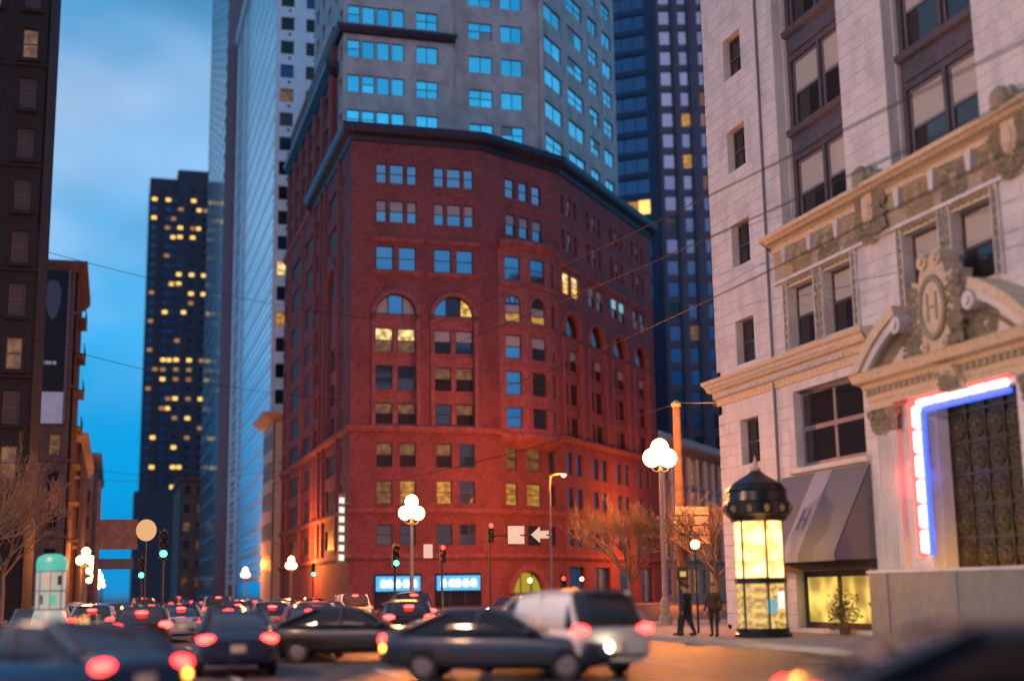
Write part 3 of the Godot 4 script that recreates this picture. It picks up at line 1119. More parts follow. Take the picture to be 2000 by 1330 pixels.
		put(sh, "lion_head", m, M.carved_relief)
		m = MB.new()
		leaves(m, u - 0.85, u - 0.3, 13.2, 15.1, 0.2, 70, 0.17)
		leaves(m, u + 0.3, u + 0.85, 13.2, 15.1, 0.2, 70, 0.17)
		leaves(m, u - 0.4, u + 0.4, 12.9, 13.5, 0.25, 30, 0.17)
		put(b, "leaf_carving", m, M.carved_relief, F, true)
	# mezzanine window
	win(b, F, mezz.u, mezz.v, mezz.w, mezz.h, 0.4, [M.glass_dark], M.frame_grey, 2, 2, 0.17)
	m = MB.new()
	m.sweep([Vector3(mezz.u - 0.3, 5.75, 0), Vector3(mezz.u + mezz.w + 0.3, 5.75, 0)], [Vector2(0, 0), Vector2(0.2, 0.04), Vector2(0.24, 0.2), Vector2(0, 0.24)])
	put(b, "sill", m, M.terracotta_pale, F)
	# lit shop front under the awning
	var sw := win(b, F, shop.u, shop.v, shop.w, shop.h, 0.4, [M.shop_yellow], M.frame_dark, 2, 1, 0.22)
	sw.name = "shop_window"
	m = MB.new()
	m.span(Vector3(5.3, 2.3, 0.0), Vector3(11.4, 2.62, 0.25))
	put(b, "shop_fascia", m, M.frame_dark, F)
	# awning
	var aw := Node3D.new()
	aw.name = "awning"
	aw.transform = F
	b.add_child(aw, true)
	for e in [[5.3, 6.55, "canvas_grey"], [6.55, 7.75, "canvas_grey"], [7.75, 8.95, "canvas_pale"], [8.95, 10.2, "canvas_grey"], [10.2, 11.4, "canvas_grey"]]:
		m = MB.new()
		var A := Vector3(e[0], 5.72, 0.05)
		var B := Vector3(e[1], 5.72, 0.05)
		var C := Vector3(e[1], 2.85, 1.55)
		var D := Vector3(e[0], 2.85, 1.55)
		var th := Vector3(0, -0.03, -0.03)
		m.quad(D, C, B, A)
		m.quad(A + th, B + th, C + th, D + th)
		m.quad(D + Vector3(0, -0.28, 0), C + Vector3(0, -0.28, 0), C, D)
		m.quad(D + Vector3(0, -0.28, -0.03), D, C, C + Vector3(0, -0.28, -0.03))
		put(aw, "canvas_strip", m, M[e[2]])
	for u in [5.3, 11.36]:
		m = MB.new()
		var e := MB.new()
		e.extrude(PackedVector2Array([Vector2(0.02, 5.68), Vector2(0.02, 2.6), Vector2(1.52, 2.6), Vector2(1.52, 2.82)]), 0, 0.03)
		m.moved(Transform3D(Basis(Vector3(0, 0, 1), Vector3.UP, Vector3(-1, 0, 0)), Vector3(u + 0.035, 0, 0)), e)
		put(aw, "canvas_end", m, M.canvas_grey)
	var slope := Vector3(0, -2.87, 1.5).normalized()
	var hx := Transform3D(Basis(Vector3.RIGHT, -slope, Vector3.RIGHT.cross(-slope)), Vector3(8.35, 4.05, 0.93))
	m = MB.new()
	for s in [-0.22, 0.22]:
		m.span(Vector3(s - 0.05, -0.4, 0.0), Vector3(s + 0.05, 0.4, 0.012))
	m.span(Vector3(-0.17, -0.06, 0.0), Vector3(0.17, 0.05, 0.011))
	put(aw, "letter_h", m, M.canvas_grey, hx)
	# portal: pilasters, entablature
	for u in [12.1, 19.75]:
		m = MB.new()
		m.span(Vector3(u, 0.0, 0), Vector3(u + 1.25, 6.6, 0.22))
		put(b, "pilaster", m, M.terracotta, F)
		for k in 6:
			m = MB.new()
			m.span(Vector3(u + 0.14 + k * 0.18, 2.3, 0.2), Vector3(u + 0.22 + k * 0.18, 6.45, 0.255))
			put(b, "flute", m, M.terracotta_pale, F)
		m = MB.new()
		leaves(m, u - 0.1, u + 1.35, 6.6, 7.35, 0.24, 110, 0.16)
		for s in [0.05, 1.2]:
			scroll(m, Vector3(u + s, 7.2, 0.4), 0.17, 0.35)
		put(b, "capital", m, M.carved_relief, F, true)
		m = MB.new()
		m.span(Vector3(u - 0.15, 7.32, 0), Vector3(u + 1.4, 7.46, 0.42))
		put(b, "abacus", m, M.buff_moulding, F)
	m = MB.new()
	m.sweep([Vector3(12.0, 7.45, 0), Vector3(21.2, 7.45, 0)], [Vector2(0, 0), Vector2(0.3, 0), Vector2(0.32, 0.16), Vector2(0.36, 0.18), Vector2(0.38, 0.34), Vector2(0.44, 0.38), Vector2(0.46, 0.5), Vector2(0, 0.52)])
	put(b, "entablature", m, M.buff_moulding, F)
	m = MB.new()
	m.sweep([Vector3(12.0, 7.97, 0), Vector3(21.6, 7.97, 0)], [Vector2(0, 0), Vector2(0.5, 0.02), Vector2(0.58, 0.16), Vector2(0.88, 0.22), Vector2(0.97, 0.42), Vector2(1.02, 0.5), Vector2(0, 0.56)])
	put(b, "pediment_cornice", m, M.buff_moulding, F)
	m = MB.new()
	for k in 30:
		m.span(Vector3(12.2 + k * 0.31, 7.82, 0.3), Vector3(12.37 + k * 0.31, 8.03, 0.52))
	put(b, "dentil_course", m, M.carved_relief, F, true)
	# broken segmental pediment
	var cu := 16.8
	var base := 8.5
	for s in [-1, 1]:
		var half := 4.55
		var cv := 4.45
		var rad := sqrt(half * half + (base - cv) * (base - cv))
		var a0 := atan2(base - cv, half)
		var a1 := acos(1.95 / rad)
		for lay in [[-0.02, 0.3, 1.05, "buff_moulding"], [0.3, 0.55, 0.92, "terracotta"], [0.55, 0.85, 0.75, "buff_moulding"]]:
			var poly := PackedVector2Array()
			for k in 11:
				var a := lerpf(a0, a1, k / 10.0)
				poly.append(Vector2(cu + s * cos(a) * (rad - lay[0]), cv + sin(a) * (rad - lay[0])))
			for k in 11:
				var a := lerpf(a1, a0, k / 10.0)
				poly.append(Vector2(cu + s * cos(a) * (rad - lay[1]), maxf(base - 0.04, cv + sin(a) * (rad - lay[1]))))
			m = MB.new()
			m.extrude(poly, 0, lay[2])
			put(b, "pediment_arc", m, M[lay[3]], F)
		m = MB.new()
		scroll(m, Vector3(cu + s * 1.85, 9.6, 1.05), 0.27, 0.9)
		put(b, "pediment_scroll", m, M.terracotta, F)
		var tym := PackedVector2Array([Vector2(cu + s * 3.9, base), Vector2(cu + s * 1.3, base), Vector2(cu + s * 1.3, 9.6), Vector2(cu + s * 2.3, 9.35), Vector2(cu + s * 3.2, 8.98)])
		m = MB.new()
		m.extrude(tym, 0, 0.42)
		put(b, "tympanum", m, M.terracotta, F)
		m = MB.new()
		leaves(m, cu + minf(s * 2.3, s * 0.9), cu + maxf(s * 2.3, s * 0.9), 8.5, 9.8, 0.44, 190, 0.13)
		leaves(m, cu + minf(s * 1.3, s * 0.72), cu + maxf(s * 1.3, s * 0.72), 8.6, 10.6, 0.88, 130, 0.11)
		put(b, "fruit_garland", m, M.carved_relief, F, true)
	# shield with the letter
	var shield := PackedVector2Array()
	for p in [Vector2(-1.05, 10.75), Vector2(-0.9, 10.1), Vector2(-1.08, 9.5), Vector2(-0.85, 9.0), Vector2(-0.55, 8.8), Vector2(-0.65, 8.52), Vector2(0.65, 8.52), Vector2(0.55, 8.8), Vector2(0.85, 9.0), Vector2(1.08, 9.5), Vector2(0.9, 10.1), Vector2(1.05, 10.75), Vector2(0.7, 10.62), Vector2(0.55, 11.05), Vector2(0.3, 11.3), Vector2(-0.3, 11.3), Vector2(-0.55, 11.05), Vector2(-0.7, 10.62)]:
		shield.append(p + Vector2(cu, 0))
	m = MB.new()
	m.extrude(shield, 0.2, 0.88)
	var cart := put(b, "cartouche", m, M.buff_moulding, F)
	m = MB.new()
	for k in 30:
		var a := TAU * k / 30
		m.ball(Vector3(cu + cos(a) * 0.6, 9.78 + sin(a) * 0.88, 0.93), Vector3(0.11, 0.11, 0.1), 6, 4)
	put(cart, "beaded_ring", m, M.carved_relief, Transform3D(), true)
	m = MB.new()
	m.extrude(oval(Vector2(cu, 9.78), 0.52, 0.78), 0.87, 0.93)
	put(cart, "oval_panel", m, M.buff_moulding)
	m = MB.new()
	for s in [-0.21, 0.21]:
		m.span(Vector3(cu + s - 0.04, 9.38, 0.93), Vector3(cu + s + 0.04, 10.22, 0.96))
	m.span(Vector3(cu - 0.17, 9.76, 0.93), Vector3(cu + 0.17, 9.83, 0.958))
	put(cart, "letter_h", m, M.carved_relief)
	for s in [-1, 1]:
		for e in [[0.36, 11.22, 0.24, 0.65], [0.5, 8.66, 0.16, 0.5]]:
			m = MB.new()
			scroll(m, Vector3(cu + s * e[0], e[1], 0.97), e[2], e[3])
			put(cart, "volute", m, M.buff_moulding)
	m = MB.new()
	m.sweep([Vector3(cu - 0.45, 7.3, 0), Vector3(cu + 0.45, 7.3, 0)], [Vector2(0, 0), Vector2(0.48, 0.03), Vector2(0.6, 0.35), Vector2(0.78, 0.7), Vector2(0, 0.72)])
	put(b, "keystone", m, M.buff_moulding, F)
	m = MB.new()
	leaves(m, cu - 0.42, cu + 0.42, 7.35, 7.95, 0.62, 46, 0.13)
	put(b, "leaf_carving", m, M.carved_relief, F, true)
	# door way: bronze gate with roundels
	m = MB.new()
	m.wall(6.0, 0, 8.0, [], 0.1)
	put(b, "gate_back", m, M.bronze, F * at(Vector3(13.9, 0, -0.95)))
	for e in [[14.55, 1], [19.1, -1]]:
		m = MB.new()
		m.span(Vector3(e[0] - 0.02, 0, -0.94), Vector3(e[0] + 0.02, 7.22, -0.42))
		put(b, "door_jamb", m, M.terracotta_dull, F)
	for i in 5:
		for j in 7:
			m = MB.new()
			var cx := 15.0 + i * 0.91
			var cy := 0.75 + j * 0.95
			var ringp := oval(Vector2(cx, cy), 0.36, 0.36, 18)
			m.extrude(ringp, -0.95, -0.88)
			for q in 10:
				m.ball(Vector3(cx + cos(TAU * q / 10) * 0.26, cy + sin(TAU * q / 10) * 0.26, -0.87), Vector3(0.055, 0.055, 0.06), 5, 4)
			m.ball(Vector3(cx, cy, -0.87), Vector3(0.11, 0.11, 0.08), 8, 5)
			put(b, "gate_roundel", m, M.bronze, F)
	for i in 6:
		m = MB.new()
		m.span(Vector3(14.52 + i * 0.91, 0, -0.95), Vector3(14.58 + i * 0.91, 7.2, -0.86))
		put(b, "gate_bar", m, M.bronze, F)
	for j in 8:
		m = MB.new()
		m.span(Vector3(14.55, 0.24 + j * 0.95, -0.95), Vector3(19.1, 0.3 + j * 0.95, -0.87))
		put(b, "gate_rail", m, M.bronze, F)
	# neon frame
	var nf := thing("neon_frame", "red, white and blue neon tubes framing the bronze doorway", "neon sign", O)
	for e in [[14.16, 7.46, "neon_red", 0.1], [14.74, 7.02, "neon_blue", 0.085]]:
		m = MB.new()
		m.tube([Vector3(e[0], 2.62, 0.14), Vector3(e[0], e[1] - 0.05, 0.14), Vector3(e[0] + 0.05, e[1], 0.14), Vector3(19.0, e[1], 0.14)], [e[3]], 8)
		put(nf, "neon_tube", m, M[e[2]], F)
	for k in 6:
		m = MB.new()
		m.tube([Vector3(14.44, 2.7 + k * 0.76, 0.16), Vector3(14.44, 2.76 + k * 0.76, 0.16), Vector3(14.44, 3.32 + k * 0.76, 0.16), Vector3(14.44, 3.38 + k * 0.76, 0.16)], [0.08, 0.15, 0.15, 0.08], 10)
		put(nf, "neon_tube", m, M.neon_white, F)
	for k in 5:
		m = MB.new()
		m.tube([Vector3(14.5 + k * 0.9, 7.25, 0.16), Vector3(14.58 + k * 0.9, 7.25, 0.16), Vector3(15.28 + k * 0.9, 7.25, 0.16), Vector3(15.34 + k * 0.9, 7.25, 0.16)], [0.06, 0.11, 0.11, 0.06], 10)
		put(nf, "neon_tube", m, M.neon_white, F)
	lamp_light(nf, F * Vector3(13.6, 5.0, 0.45), Color(1.0, 0.3, 0.3), 0.4, 0.3, "neon_glow")
	lamp_light(nf, F * Vector3(14.7, 5.0, 0.0), Color(0.25, 0.35, 1.0), 0.25, 0.3, "neon_glow")
	var ul := thing("floor_uplight", "small floor uplight behind the grey screen at the bronze gate", "lamp", O + Vector3(-0.35, 0.15, 16.4))
	m = MB.new()
	m.lathe([Vector2(0.12, 0), Vector2(0.14, 0.2), Vector2(0.1, 0.22)], 12)
	put(ul, "lamp_housing", m, M.black_metal)
	m = MB.new()
	m.lathe([Vector2(0.1, 0.2), Vector2(0.0, 0.23)], 12)
	put(ul, "lamp_lens", m, M.lamp_globe)
	lamp_light(ul, Vector3(0, 0.45, 0), Color(1.0, 0.72, 0.25), 7.0, 0.08)
	# low grey wall along the pavement
	var gw := thing("grey_screen", "low plain grey screen wall standing before the bronze doorway", "screen", O + Vector3(-0.9, 0.15, 12.3))
	m = MB.new()
	m.span(Vector3(0, 0, 0), Vector3(0.12, 1.98, 19))
	put(gw, "screen_panel", m, M.grey_hoarding)
	m = MB.new()
	m.span(Vector3(-0.05, 1.98, -0.05), Vector3(0.17, 2.06, 19))
	put(gw, "coping", m, M.terracotta_dull)
	for k in 5:
		m = MB.new()
		m.span(Vector3(-0.03, 0, 3.6 * k + 1.0), Vector3(0.0, 1.975, 3.6 * k + 1.08))
		put(gw, "batten", m, M.grey_hoarding)

# ---------------------------------------------------------------- towers and further buildings
func block_walls(b: Node3D, pts: Array, y0: float, y1: float, m: Material, called := "side_wall") -> void:
	for k in pts.size() - 1:
		var d: Vector3 = pts[k + 1] - pts[k]
		var w := MB.new()
		w.span(Vector3(0, y0, -0.2), Vector3(d.length(), y1, 0))
		var x := d.normalized()
		put(b, called, w, m, Transform3D(Basis(x, Vector3.UP, x.cross(Vector3.UP)), pts[k]))

func flat_roof(b: Node3D, poly: PackedVector2Array, y: float, m: Material) -> void:
	var q := MB.new()
	q.extrude(poly, y - 0.4, y)
	put(b, "roof", q, m, Transform3D(Basis(Vector3.RIGHT, Vector3(0, 0, -1), Vector3.UP), Vector3.ZERO))

func beige_tower() -> void:
	var O := Vector3(22.8, 46.0, -142.0)
	var b := thing("beige_tower", "beige concrete tower with blue mirrored windows rising behind the red cornice", "tower", O)
	var W := at(-O)
	var tops := []
	for k in 8:
		tops.append(50.9 + k * 4.17)
	var H := 84.0
	var segs := [
		[Vector3(22.8, 0, -142.0), 90.0, 12.4, [[0.4, 1.5], [2.1, 1.5], [3.8, 1.5], [5.5, 1.5], [8.35, 2.6]]],
		[Vector3(35.6, 0, -143.2), 90.0, 11.0, [[2.1, 2.9], [6.0, 2.7]]],
		[Vector3(46.6, 0, -143.2), 41.0, 26.0, [[1.1, 5.6], [8.5, 5.6], [16.0, 3.4], [21.2, 3.6]]],
		[Vector3(22.8, 0, -166.0), 180.0, 24.0, [[2.0, 2.5], [7.0, 2.5], [12.0, 2.5], [17.5, 2.5], [21.2, 2.0]]]]
	for s in segs:
		var F: Transform3D = W * face(s[0], s[1])
		var holes := []
		for t in tops:
			for e in s[3]:
				holes.append({"u": e[0], "v": t - 2.0, "w": e[1], "h": 2.1})
		var m := MB.new()
		m.wall(s[2], 46.0, H, holes, 0.3)
		put(b, "wall", m, M.beige_panel, F)
		for h in holes:
			var g := []
			for k in 4:
				var x := rng.randf()
				g.append(M.blind_grey if x < 0.09 else (M.lit_dim if x < 0.11 else (M.glass_coated_dull if x < 0.45 else M.glass_coated)))
			win(b, F, h.u, h.v, h.w, h.h, 0.26, g, M.frame_blue, 2 if h.w > 2.4 else 1, 1 if rng.randf() < 0.62 else 2, 0.1)
	var e := MB.new()
	e.span(Vector3(35.2, 46, -143.2), Vector3(35.6, H, -142.0))
	put(b, "wall_return", e, M.beige_panel, W)
	e = MB.new()
	e.sweep([Vector3(22.8, 64.2, -166), Vector3(22.8, 64.2, -142), Vector3(35.2, 64.2, -142), Vector3(35.3, 64.2, -143.1)], [Vector2(0, 0), Vector2(0.5, 0.1), Vector2(0.8, 0.6), Vector2(0.8, 0.9), Vector2(0, 1.0)])
	put(b, "dark_ledge", e, M.slate_metal, W)
	for u in [35.6, 46.3]:
		e = MB.new()
		e.span(Vector3(u, 46, -143.2), Vector3(u + 0.5, H, -142.8))
		put(b, "pier", e, M.beige_panel, W)
	var end: Vector3 = Vector3(46.6, 0, -143.2) + Vector3(sin(deg_to_rad(41)), 0, -cos(deg_to_rad(41))) * 26.0
	block_walls(b, [end - O + Vector3(0, 46, 0), Vector3(60, 46, -185) - O], 0, H - 46.0, M.beige_panel)
	flat_roof(b, PackedVector2Array([Vector2(0.1, 0.1), Vector2(12.4, 0.1), Vector2(23.7, 1.3), Vector2(40.5, 20.8), Vector2(37, 43), Vector2(0.1, 24)]), H - 46.0, M.slate_metal)

func glass_tower() -> void:
	var P := Vector3(93.1, 0, -217.5)
	var b := thing("navy_glass_tower", "dark navy glass tower with black window bands and slim upright fins", "tower", P)
	var W := at(-P)
	var L := face(P, 129.0)                       # the left face runs up to this corner
	var F0: Transform3D = W * face(P - L.basis.x * 14.5, 129.0)
	var F1: Transform3D = W * face(P, 106.0)
	var H := 128.0
	var holes := []
	for k in 29:
		holes.append({"u": 3.2, "v": 9.0 + k * 4.0, "w": 9.4, "h": 2.9})
	var m := MB.new()
	m.wall(14.5, 0, H, holes, 0.5)
	put(b, "wall", m, M.tower_blue, F0)
	for k in holes.size():
		var y: float = holes[k].v
		var g := [M.glass_navy]
		if absf(y - 69) < 0.5:
			g = [M.glass_dark, M.glass_dark, M.lit_gold, M.lit_far]
		win(b, F0, 3.2, y, 9.4, 2.9, 0.44, g, M.frame_dark, 4, 1, 0.14)
	holes = []
	for k in 29:
		for c in 3:
			holes.append({"u": 0.9 + c * 3.55, "v": 9.3 + k * 4.0, "w": 2.3, "h": 2.7})
	m = MB.new()
	m.wall(12.4, 0, H, holes, 0.4)
	put(b, "wall", m, M.tower_blue, F1)
	for h in holes:
		var g: Array = [M.glass_navy]
		var x := rng.randf()
		if h.v > 30 and h.v < 96:
			if h.u > 3 and h.u < 6 and (absf(h.v - 85.3) < 2 or absf(h.v - 77.3) < 2):
				g = [M.lit_gold]
			elif x < 0.05:
				g = [M.lit_dim]
			elif x < 0.075:
				g = [M.lit_gold]
			elif x < 0.2:
				g = [M.glass_dark]
		win(b, F1, h.u, h.v, h.w, h.h, 0.36, g, M.frame_blue, 1, 1, 0.1)
	for c in 5:
		m = MB.new()
		m.span(Vector3(-0.1 + c * 3.0 * 1.02, 0, 0), Vector3(0.35 + c * 3.0 * 1.02, H, 0.7))
		put(b, "fin", m, M.tower_dark, F1)
	var q: Vector3 = F1 * Vector3(12.4, 0, 0)
	var p: Vector3 = F0 * Vector3(0, 0, 0)
	block_walls(b, [q, q + Vector3(6, 0, -26), p + Vector3(3, 0, -20), p], 0, H, M.tower_blue)
	flat_roof(b, PackedVector2Array([Vector2(p.x, -p.z), Vector2(0, 0), Vector2(q.x, -q.z), Vector2(q.x + 6, -q.z + 26), Vector2(p.x + 3, -p.z + 20)]), H, M.tower_dark)

func white_tower() -> void:
	var P := Vector3(21.7, 0, -199.5)
	var b := thing("white_banded_tower", "tall white office tower with stepped bands of blue ribbon windows", "tower", P)
	var FS := face(Vector3.ZERO, 90)
	var FL := face(Vector3(0, 0, -75), 180)
	var H := 118.0
	var holes := []
	var n := 28
	for k in n:
		holes.append({"u": 0.45, "v": 6.0 + k * 3.95, "w": 2.1, "h": 2.2})
		holes.append({"u": 4.4, "v": 6.0 + k * 3.95, "w": 2.1, "h": 2.2})
	var m := MB.new()
	m.wall(22.0, 0, H, holes, 0.4)
	put(b, "wall", m, M.white_panel, FS)
	for h in holes:
		var g: Array = [M.glass_dark]
		if absf(h.v - 49.5) < 1.5: g = [M.lit_pale]
		elif absf(h.v - 41.6) < 1.5: g = [M.lit_gold]
		elif absf(h.v - 77.1) < 1.5: g = [M.lit_dim]
		elif rng.randf() < 0.45: g = [M.glass_navy]
		win(b, FS, h.u, h.v, h.w, h.h, 0.36, g, M.frame_grey, 1, 1, 0.1)
		m = MB.new()
		m.span(Vector3(h.u + 1.2, h.v - 0.85, 0), Vector3(h.u + 1.6, h.v - 0.45, 0.06))
		put(b, "vent", m, M.black_metal, FS)
	m = MB.new()
	m.span(Vector3(-0.02, 0, -75), Vector3(0.3, H, -0.4))
	put(b, "curtain_wall", m, M.glass_coated)
	for k in 85:
		m = MB.new()
		var tall := 0.75 if k % 3 == 0 else 0.38
		m.span(Vector3(0, 3.9 + k * 1.3167, 0.0), Vector3(75.0, 3.9 + tall + k * 1.3167, 0.06 if k % 3 == 0 else 0.045))
		put(b, "spandrel_band", m, M.white_panel, FL)
	for q in 30:
		m = MB.new()
		m.span(Vector3(q * 2.5, 4.0, 0.02), Vector3(q * 2.5 + 0.22, H - 1.0, 0.034))
		put(b, "mullion", m, M.white_panel, FL)
	for u in [0.0, 16.0, 74.5]:
		m = MB.new()
		m.span(Vector3(u, 0, 0.0), Vector3(u + 0.8, H, 0.2))
		put(b, "pier", m, M.white_panel, FL)
	m = MB.new()
	m.sweep([Vector3(0, H - 1, -75), Vector3(0, H - 1, 0), Vector3(22, H - 1, 0)], [Vector2(0, 0), Vector2(0.7, 0.2), Vector2(0.8, 1.6), Vector2(-1.5, 1.8)])
	put(b, "parapet", m, M.white_panel)
	block_walls(b, [Vector3(22, 0, 0), Vector3(22, 0, -75), Vector3(0, 0, -75)], 0, H, M.white_panel)
	flat_roof(b, PackedVector2Array([Vector2(0.3, 0.3), Vector2(21.8, 0.3), Vector2(21.8, 74.5), Vector2(0.3, 74.5)]), H - 0.5, M.slate_metal)

func pier_tower() -> void:
	var P := Vector3(19.3, 0, -276.0)
	var b := thing("brown_pier_tower", "blue glass tower with a blank purple brown pier beside the white bands", "tower", P)
	var H := 190.0
	var m := MB.new()
	var holes := []
	for k in 14:
		for c in 4:
			holes.append({"u": 4.2 + c * 5.0, "v": 112.0 + k * 5.0, "w": 3.4, "h": 3.2})
	m.wall(40, 0, H, holes, 0.5)
	put(b, "wall", m, M.pier_stone, face(Vector3.ZERO, 90))
	for h in holes:
		win(b, face(Vector3.ZERO, 90), h.u, h.v, h.w, h.h, 0.4, [M.glass_coated], M.frame_blue, 2, 1, 0.15)
	m = MB.new()
	m.span(Vector3(0.1, 0, -56), Vector3(0.5, H, -0.6))
	put(b, "curtain_wall", m, M.glass_coated)
	var FL := face(Vector3(0, 0, -56), 180)
	for k in 47:
		m = MB.new()
		m.span(Vector3(0, 1.4 + k * 4.0, -0.08), Vector3(55.4, 2.0 + k * 4.0, -0.04))
		put(b, "spandrel_band", m, M.frame_blue, FL)
	for k in 12:
		m = MB.new()
		m.span(Vector3(k * 5.0, 0, -0.08), Vector3(k * 5.0 + 0.35, H, -0.035))
		put(b, "mullion", m, M.frame_blue, FL)
	block_walls(b, [Vector3(40, 0, 0), Vector3(40, 0, -56), Vector3(0, 0, -56)], 0, H, M.pier_stone)
	flat_roof(b, PackedVector2Array([Vector2(0.2, 0.2), Vector2(39.8, 0.2), Vector2(39.8, 55.8), Vector2(0.2, 55.8)]), H, M.slate_metal)

func far_tower() -> void:
	var P := Vector3(6.9, 0, -433.0)
	var b := thing("dark_residential_tower", "distant dark blue tower with stepped top and scattered yellow lit windows", "tower", P)
	var F := face(Vector3.ZERO, 90)
	var lit := [Vector2(320, 397), Vector2(368, 408), Vector2(392, 410), Vector2(338, 432), Vector2(350, 449), Vector2(374, 451), Vector2(391, 451), Vector2(319, 457), Vector2(342, 462), Vector2(372, 466), Vector2(337, 476), Vector2(349, 476), Vector2(342, 548), Vector2(368, 551), Vector2(391, 551), Vector2(336, 576), Vector2(347, 576), Vector2(368, 580), Vector2(391, 582), Vector2(316, 622), Vector2(363, 625), Vector2(320, 711), Vector2(335, 711), Vector2(345, 711), Vector2(370, 714), Vector2(390, 715), Vector2(309, 740), Vector2(318, 740), Vector2(340, 743), Vector2(363, 744), Vector2(313, 757), Vector2(322, 757), Vector2(338, 758), Vector2(363, 759), Vector2(338, 788), Vector2(362, 788), Vector2(370, 788), Vector2(387, 791), Vector2(314, 818), Vector2(333, 815), Vector2(335, 833), Vector2(342, 833), Vector2(368, 833), Vector2(370, 864), Vector2(303, 874), Vector2(334, 894), Vector2(336, 924), Vector2(356, 925), Vector2(305, 922), Vector2(336, 969), Vector2(296, 400), Vector2(289, 440)]
	var cols := [0.7, 2.6, 5.0, 6.9, 9.0, 10.9, 13.0, 14.9, 16.9, 18.6]
	var shine := {}
	for p in lit:
		# storey and column of each lit window as read off the tower
		var x: float = (p.x - 290.0) / 6.2 + (1110.0 - p.y) * 0.0 + (p.y - 400.0) * 0.0035
		var y: float = 1.75 + (1166.0 - p.y) * 0.1652
		var best := 0
		for c in cols.size():
			if absf(cols[c] + 0.65 - x) < absf(cols[best] + 0.65 - x):
				best = c
		shine["%d %d" % [best, int(round((y - 10.6) / 3.1))]] = true
	var holes := []
	for r in 40:
		for c in cols.size():
			var y := 10.0 + r * 3.1
			if (c < 4 and y > 128.0) or (c % 2 == 1 and c != 3 and not shine.has("%d %d" % [c, r])):
				continue
			holes.append({"u": cols[c], "v": y, "w": 1.7, "h": 1.25, "lit": shine.has("%d %d" % [c, r])})
	var m := MB.new()
	m.wall(20.2, 0, 138.5, holes.filter(func(h): return h.u >= 8.9), 0.3)
	var up := MB.new()
	up.wall(8.6, 0, 135.5, holes.filter(func(h): return h.u < 8.0), 0.3)
	var right := MB.new()
	right.wall(11.6, 0, 138.5, holes.filter(func(h): return h.u >= 8.9).map(func(h): return {"u": h.u - 8.6, "v": h.v, "w": h.w, "h": h.h}), 0.3)
	put(b, "wall", up, M.tower_dark, F)
	put(b, "wall", right, M.tower_dark, F * at(Vector3(8.6, 0, 0.8)))
	for h in holes:
		win(b, F * at(Vector3(0, 0, 0.8 if h.u >= 8.9 else 0.0)), h.u, h.v, h.w, h.h, 0.25, [(M.lit_far if rng.randf() < 0.72 else M.lit_far_dim) if h.lit else (M.lit_far_dim if rng.randf() < 0.06 else M.glass_navy)], M.frame_dark, 1, 1, 0.08)
	for u in [4.2, 8.4, 12.4, 16.3]:
		m = MB.new()
		m.span(Vector3(u, 0, 0.0), Vector3(u + 0.5, 132.0, 1.3))
		put(b, "rib", m, M.tower_dark, F)
	block_walls(b, [Vector3(20.2, 0, 0.8), Vector3(20.2, 0, -22), Vector3(0, 0, -22), Vector3(0, 0, 0)], 0, 135.5, M.tower_dark)
	m = MB.new()
	m.span(Vector3(0.1, 135.0, -21.8), Vector3(8.6, 135.5, -0.1))
	put(b, "roof", m, M.tower_dark)
	m = MB.new()
	m.span(Vector3(8.6, 134.0, -18), Vector3(20.2, 138.6, 0.7))
	put(b, "penthouse", m, M.tower_dark)
	m = MB.new()
	m.span(Vector3(-1.6, 0, -20), Vector3(21.5, 34.0, 1.6))
	put(b, "base", m, M.tower_dark)

func simple_block(called: String, label: String, P: Vector3, bearing: float, W: float, D: float, H: float, m: Material, cols: int, rows: int, y0: float, dy: float, ww: float, wh: float, glass: Array, trim: Material, corn := 0.8) -> Node3D:
	var b := thing(called, label, "building", P)
	var F := face(Vector3.ZERO, bearing)
	var holes := []
	for r in rows:
		for c in cols:
			holes.append({"u": (c + 0.5) * W / cols - ww / 2, "v": y0 + r * dy, "w": ww, "h": wh})
	var w := MB.new()
	w.wall(W, 0, H, holes, 0.35)
	put(b, "wall", w, m, F)
	for h in holes:
		win(b, F, h.u, h.v, h.w, h.h, 0.3, [pick(glass)], M.frame_brown, 1, 2 if wh > 1.6 else 1, 0.1)
	var a := F * Vector3(0, 0, 0)
	var c := F * Vector3(W, 0, 0)
	var d := F * Vector3(W, 0, -D)
	var e := F * Vector3(0, 0, -D)
	block_walls(b, [c, d, e, a], 0, H, m)
	flat_roof(b, PackedVector2Array([Vector2(a.x, -a.z), Vector2(c.x, -c.z), Vector2(d.x, -d.z), Vector2(e.x, -e.z)]), H - 0.2, M.slate_metal)
	if corn > 0.0:
		w = MB.new()
		w.sweep([e + Vector3.UP * (H - 1.0), a + Vector3.UP * (H - 1.0), c + Vector3.UP * (H - 1.0), d + Vector3.UP * (H - 1.0)], [Vector2(0, 0), Vector2(corn * 0.3, 0.1), Vector2(corn * 0.9, 0.7), Vector2(corn, 1.1), Vector2(0, 1.3)])
		put(b, "cornice", w, trim)
		for r in range(1, rows, 2):
			w = MB.new()
			w.sweep([a + Vector3.UP * (y0 + r * dy - 0.7), c + Vector3.UP * (y0 + r * dy - 0.7)], [Vector2(0, 0), Vector2(0.2, 0.1), Vector2(0.22, 0.3), Vector2(0, 0.34)])
			put(b, "string_course", w, trim)
	return b

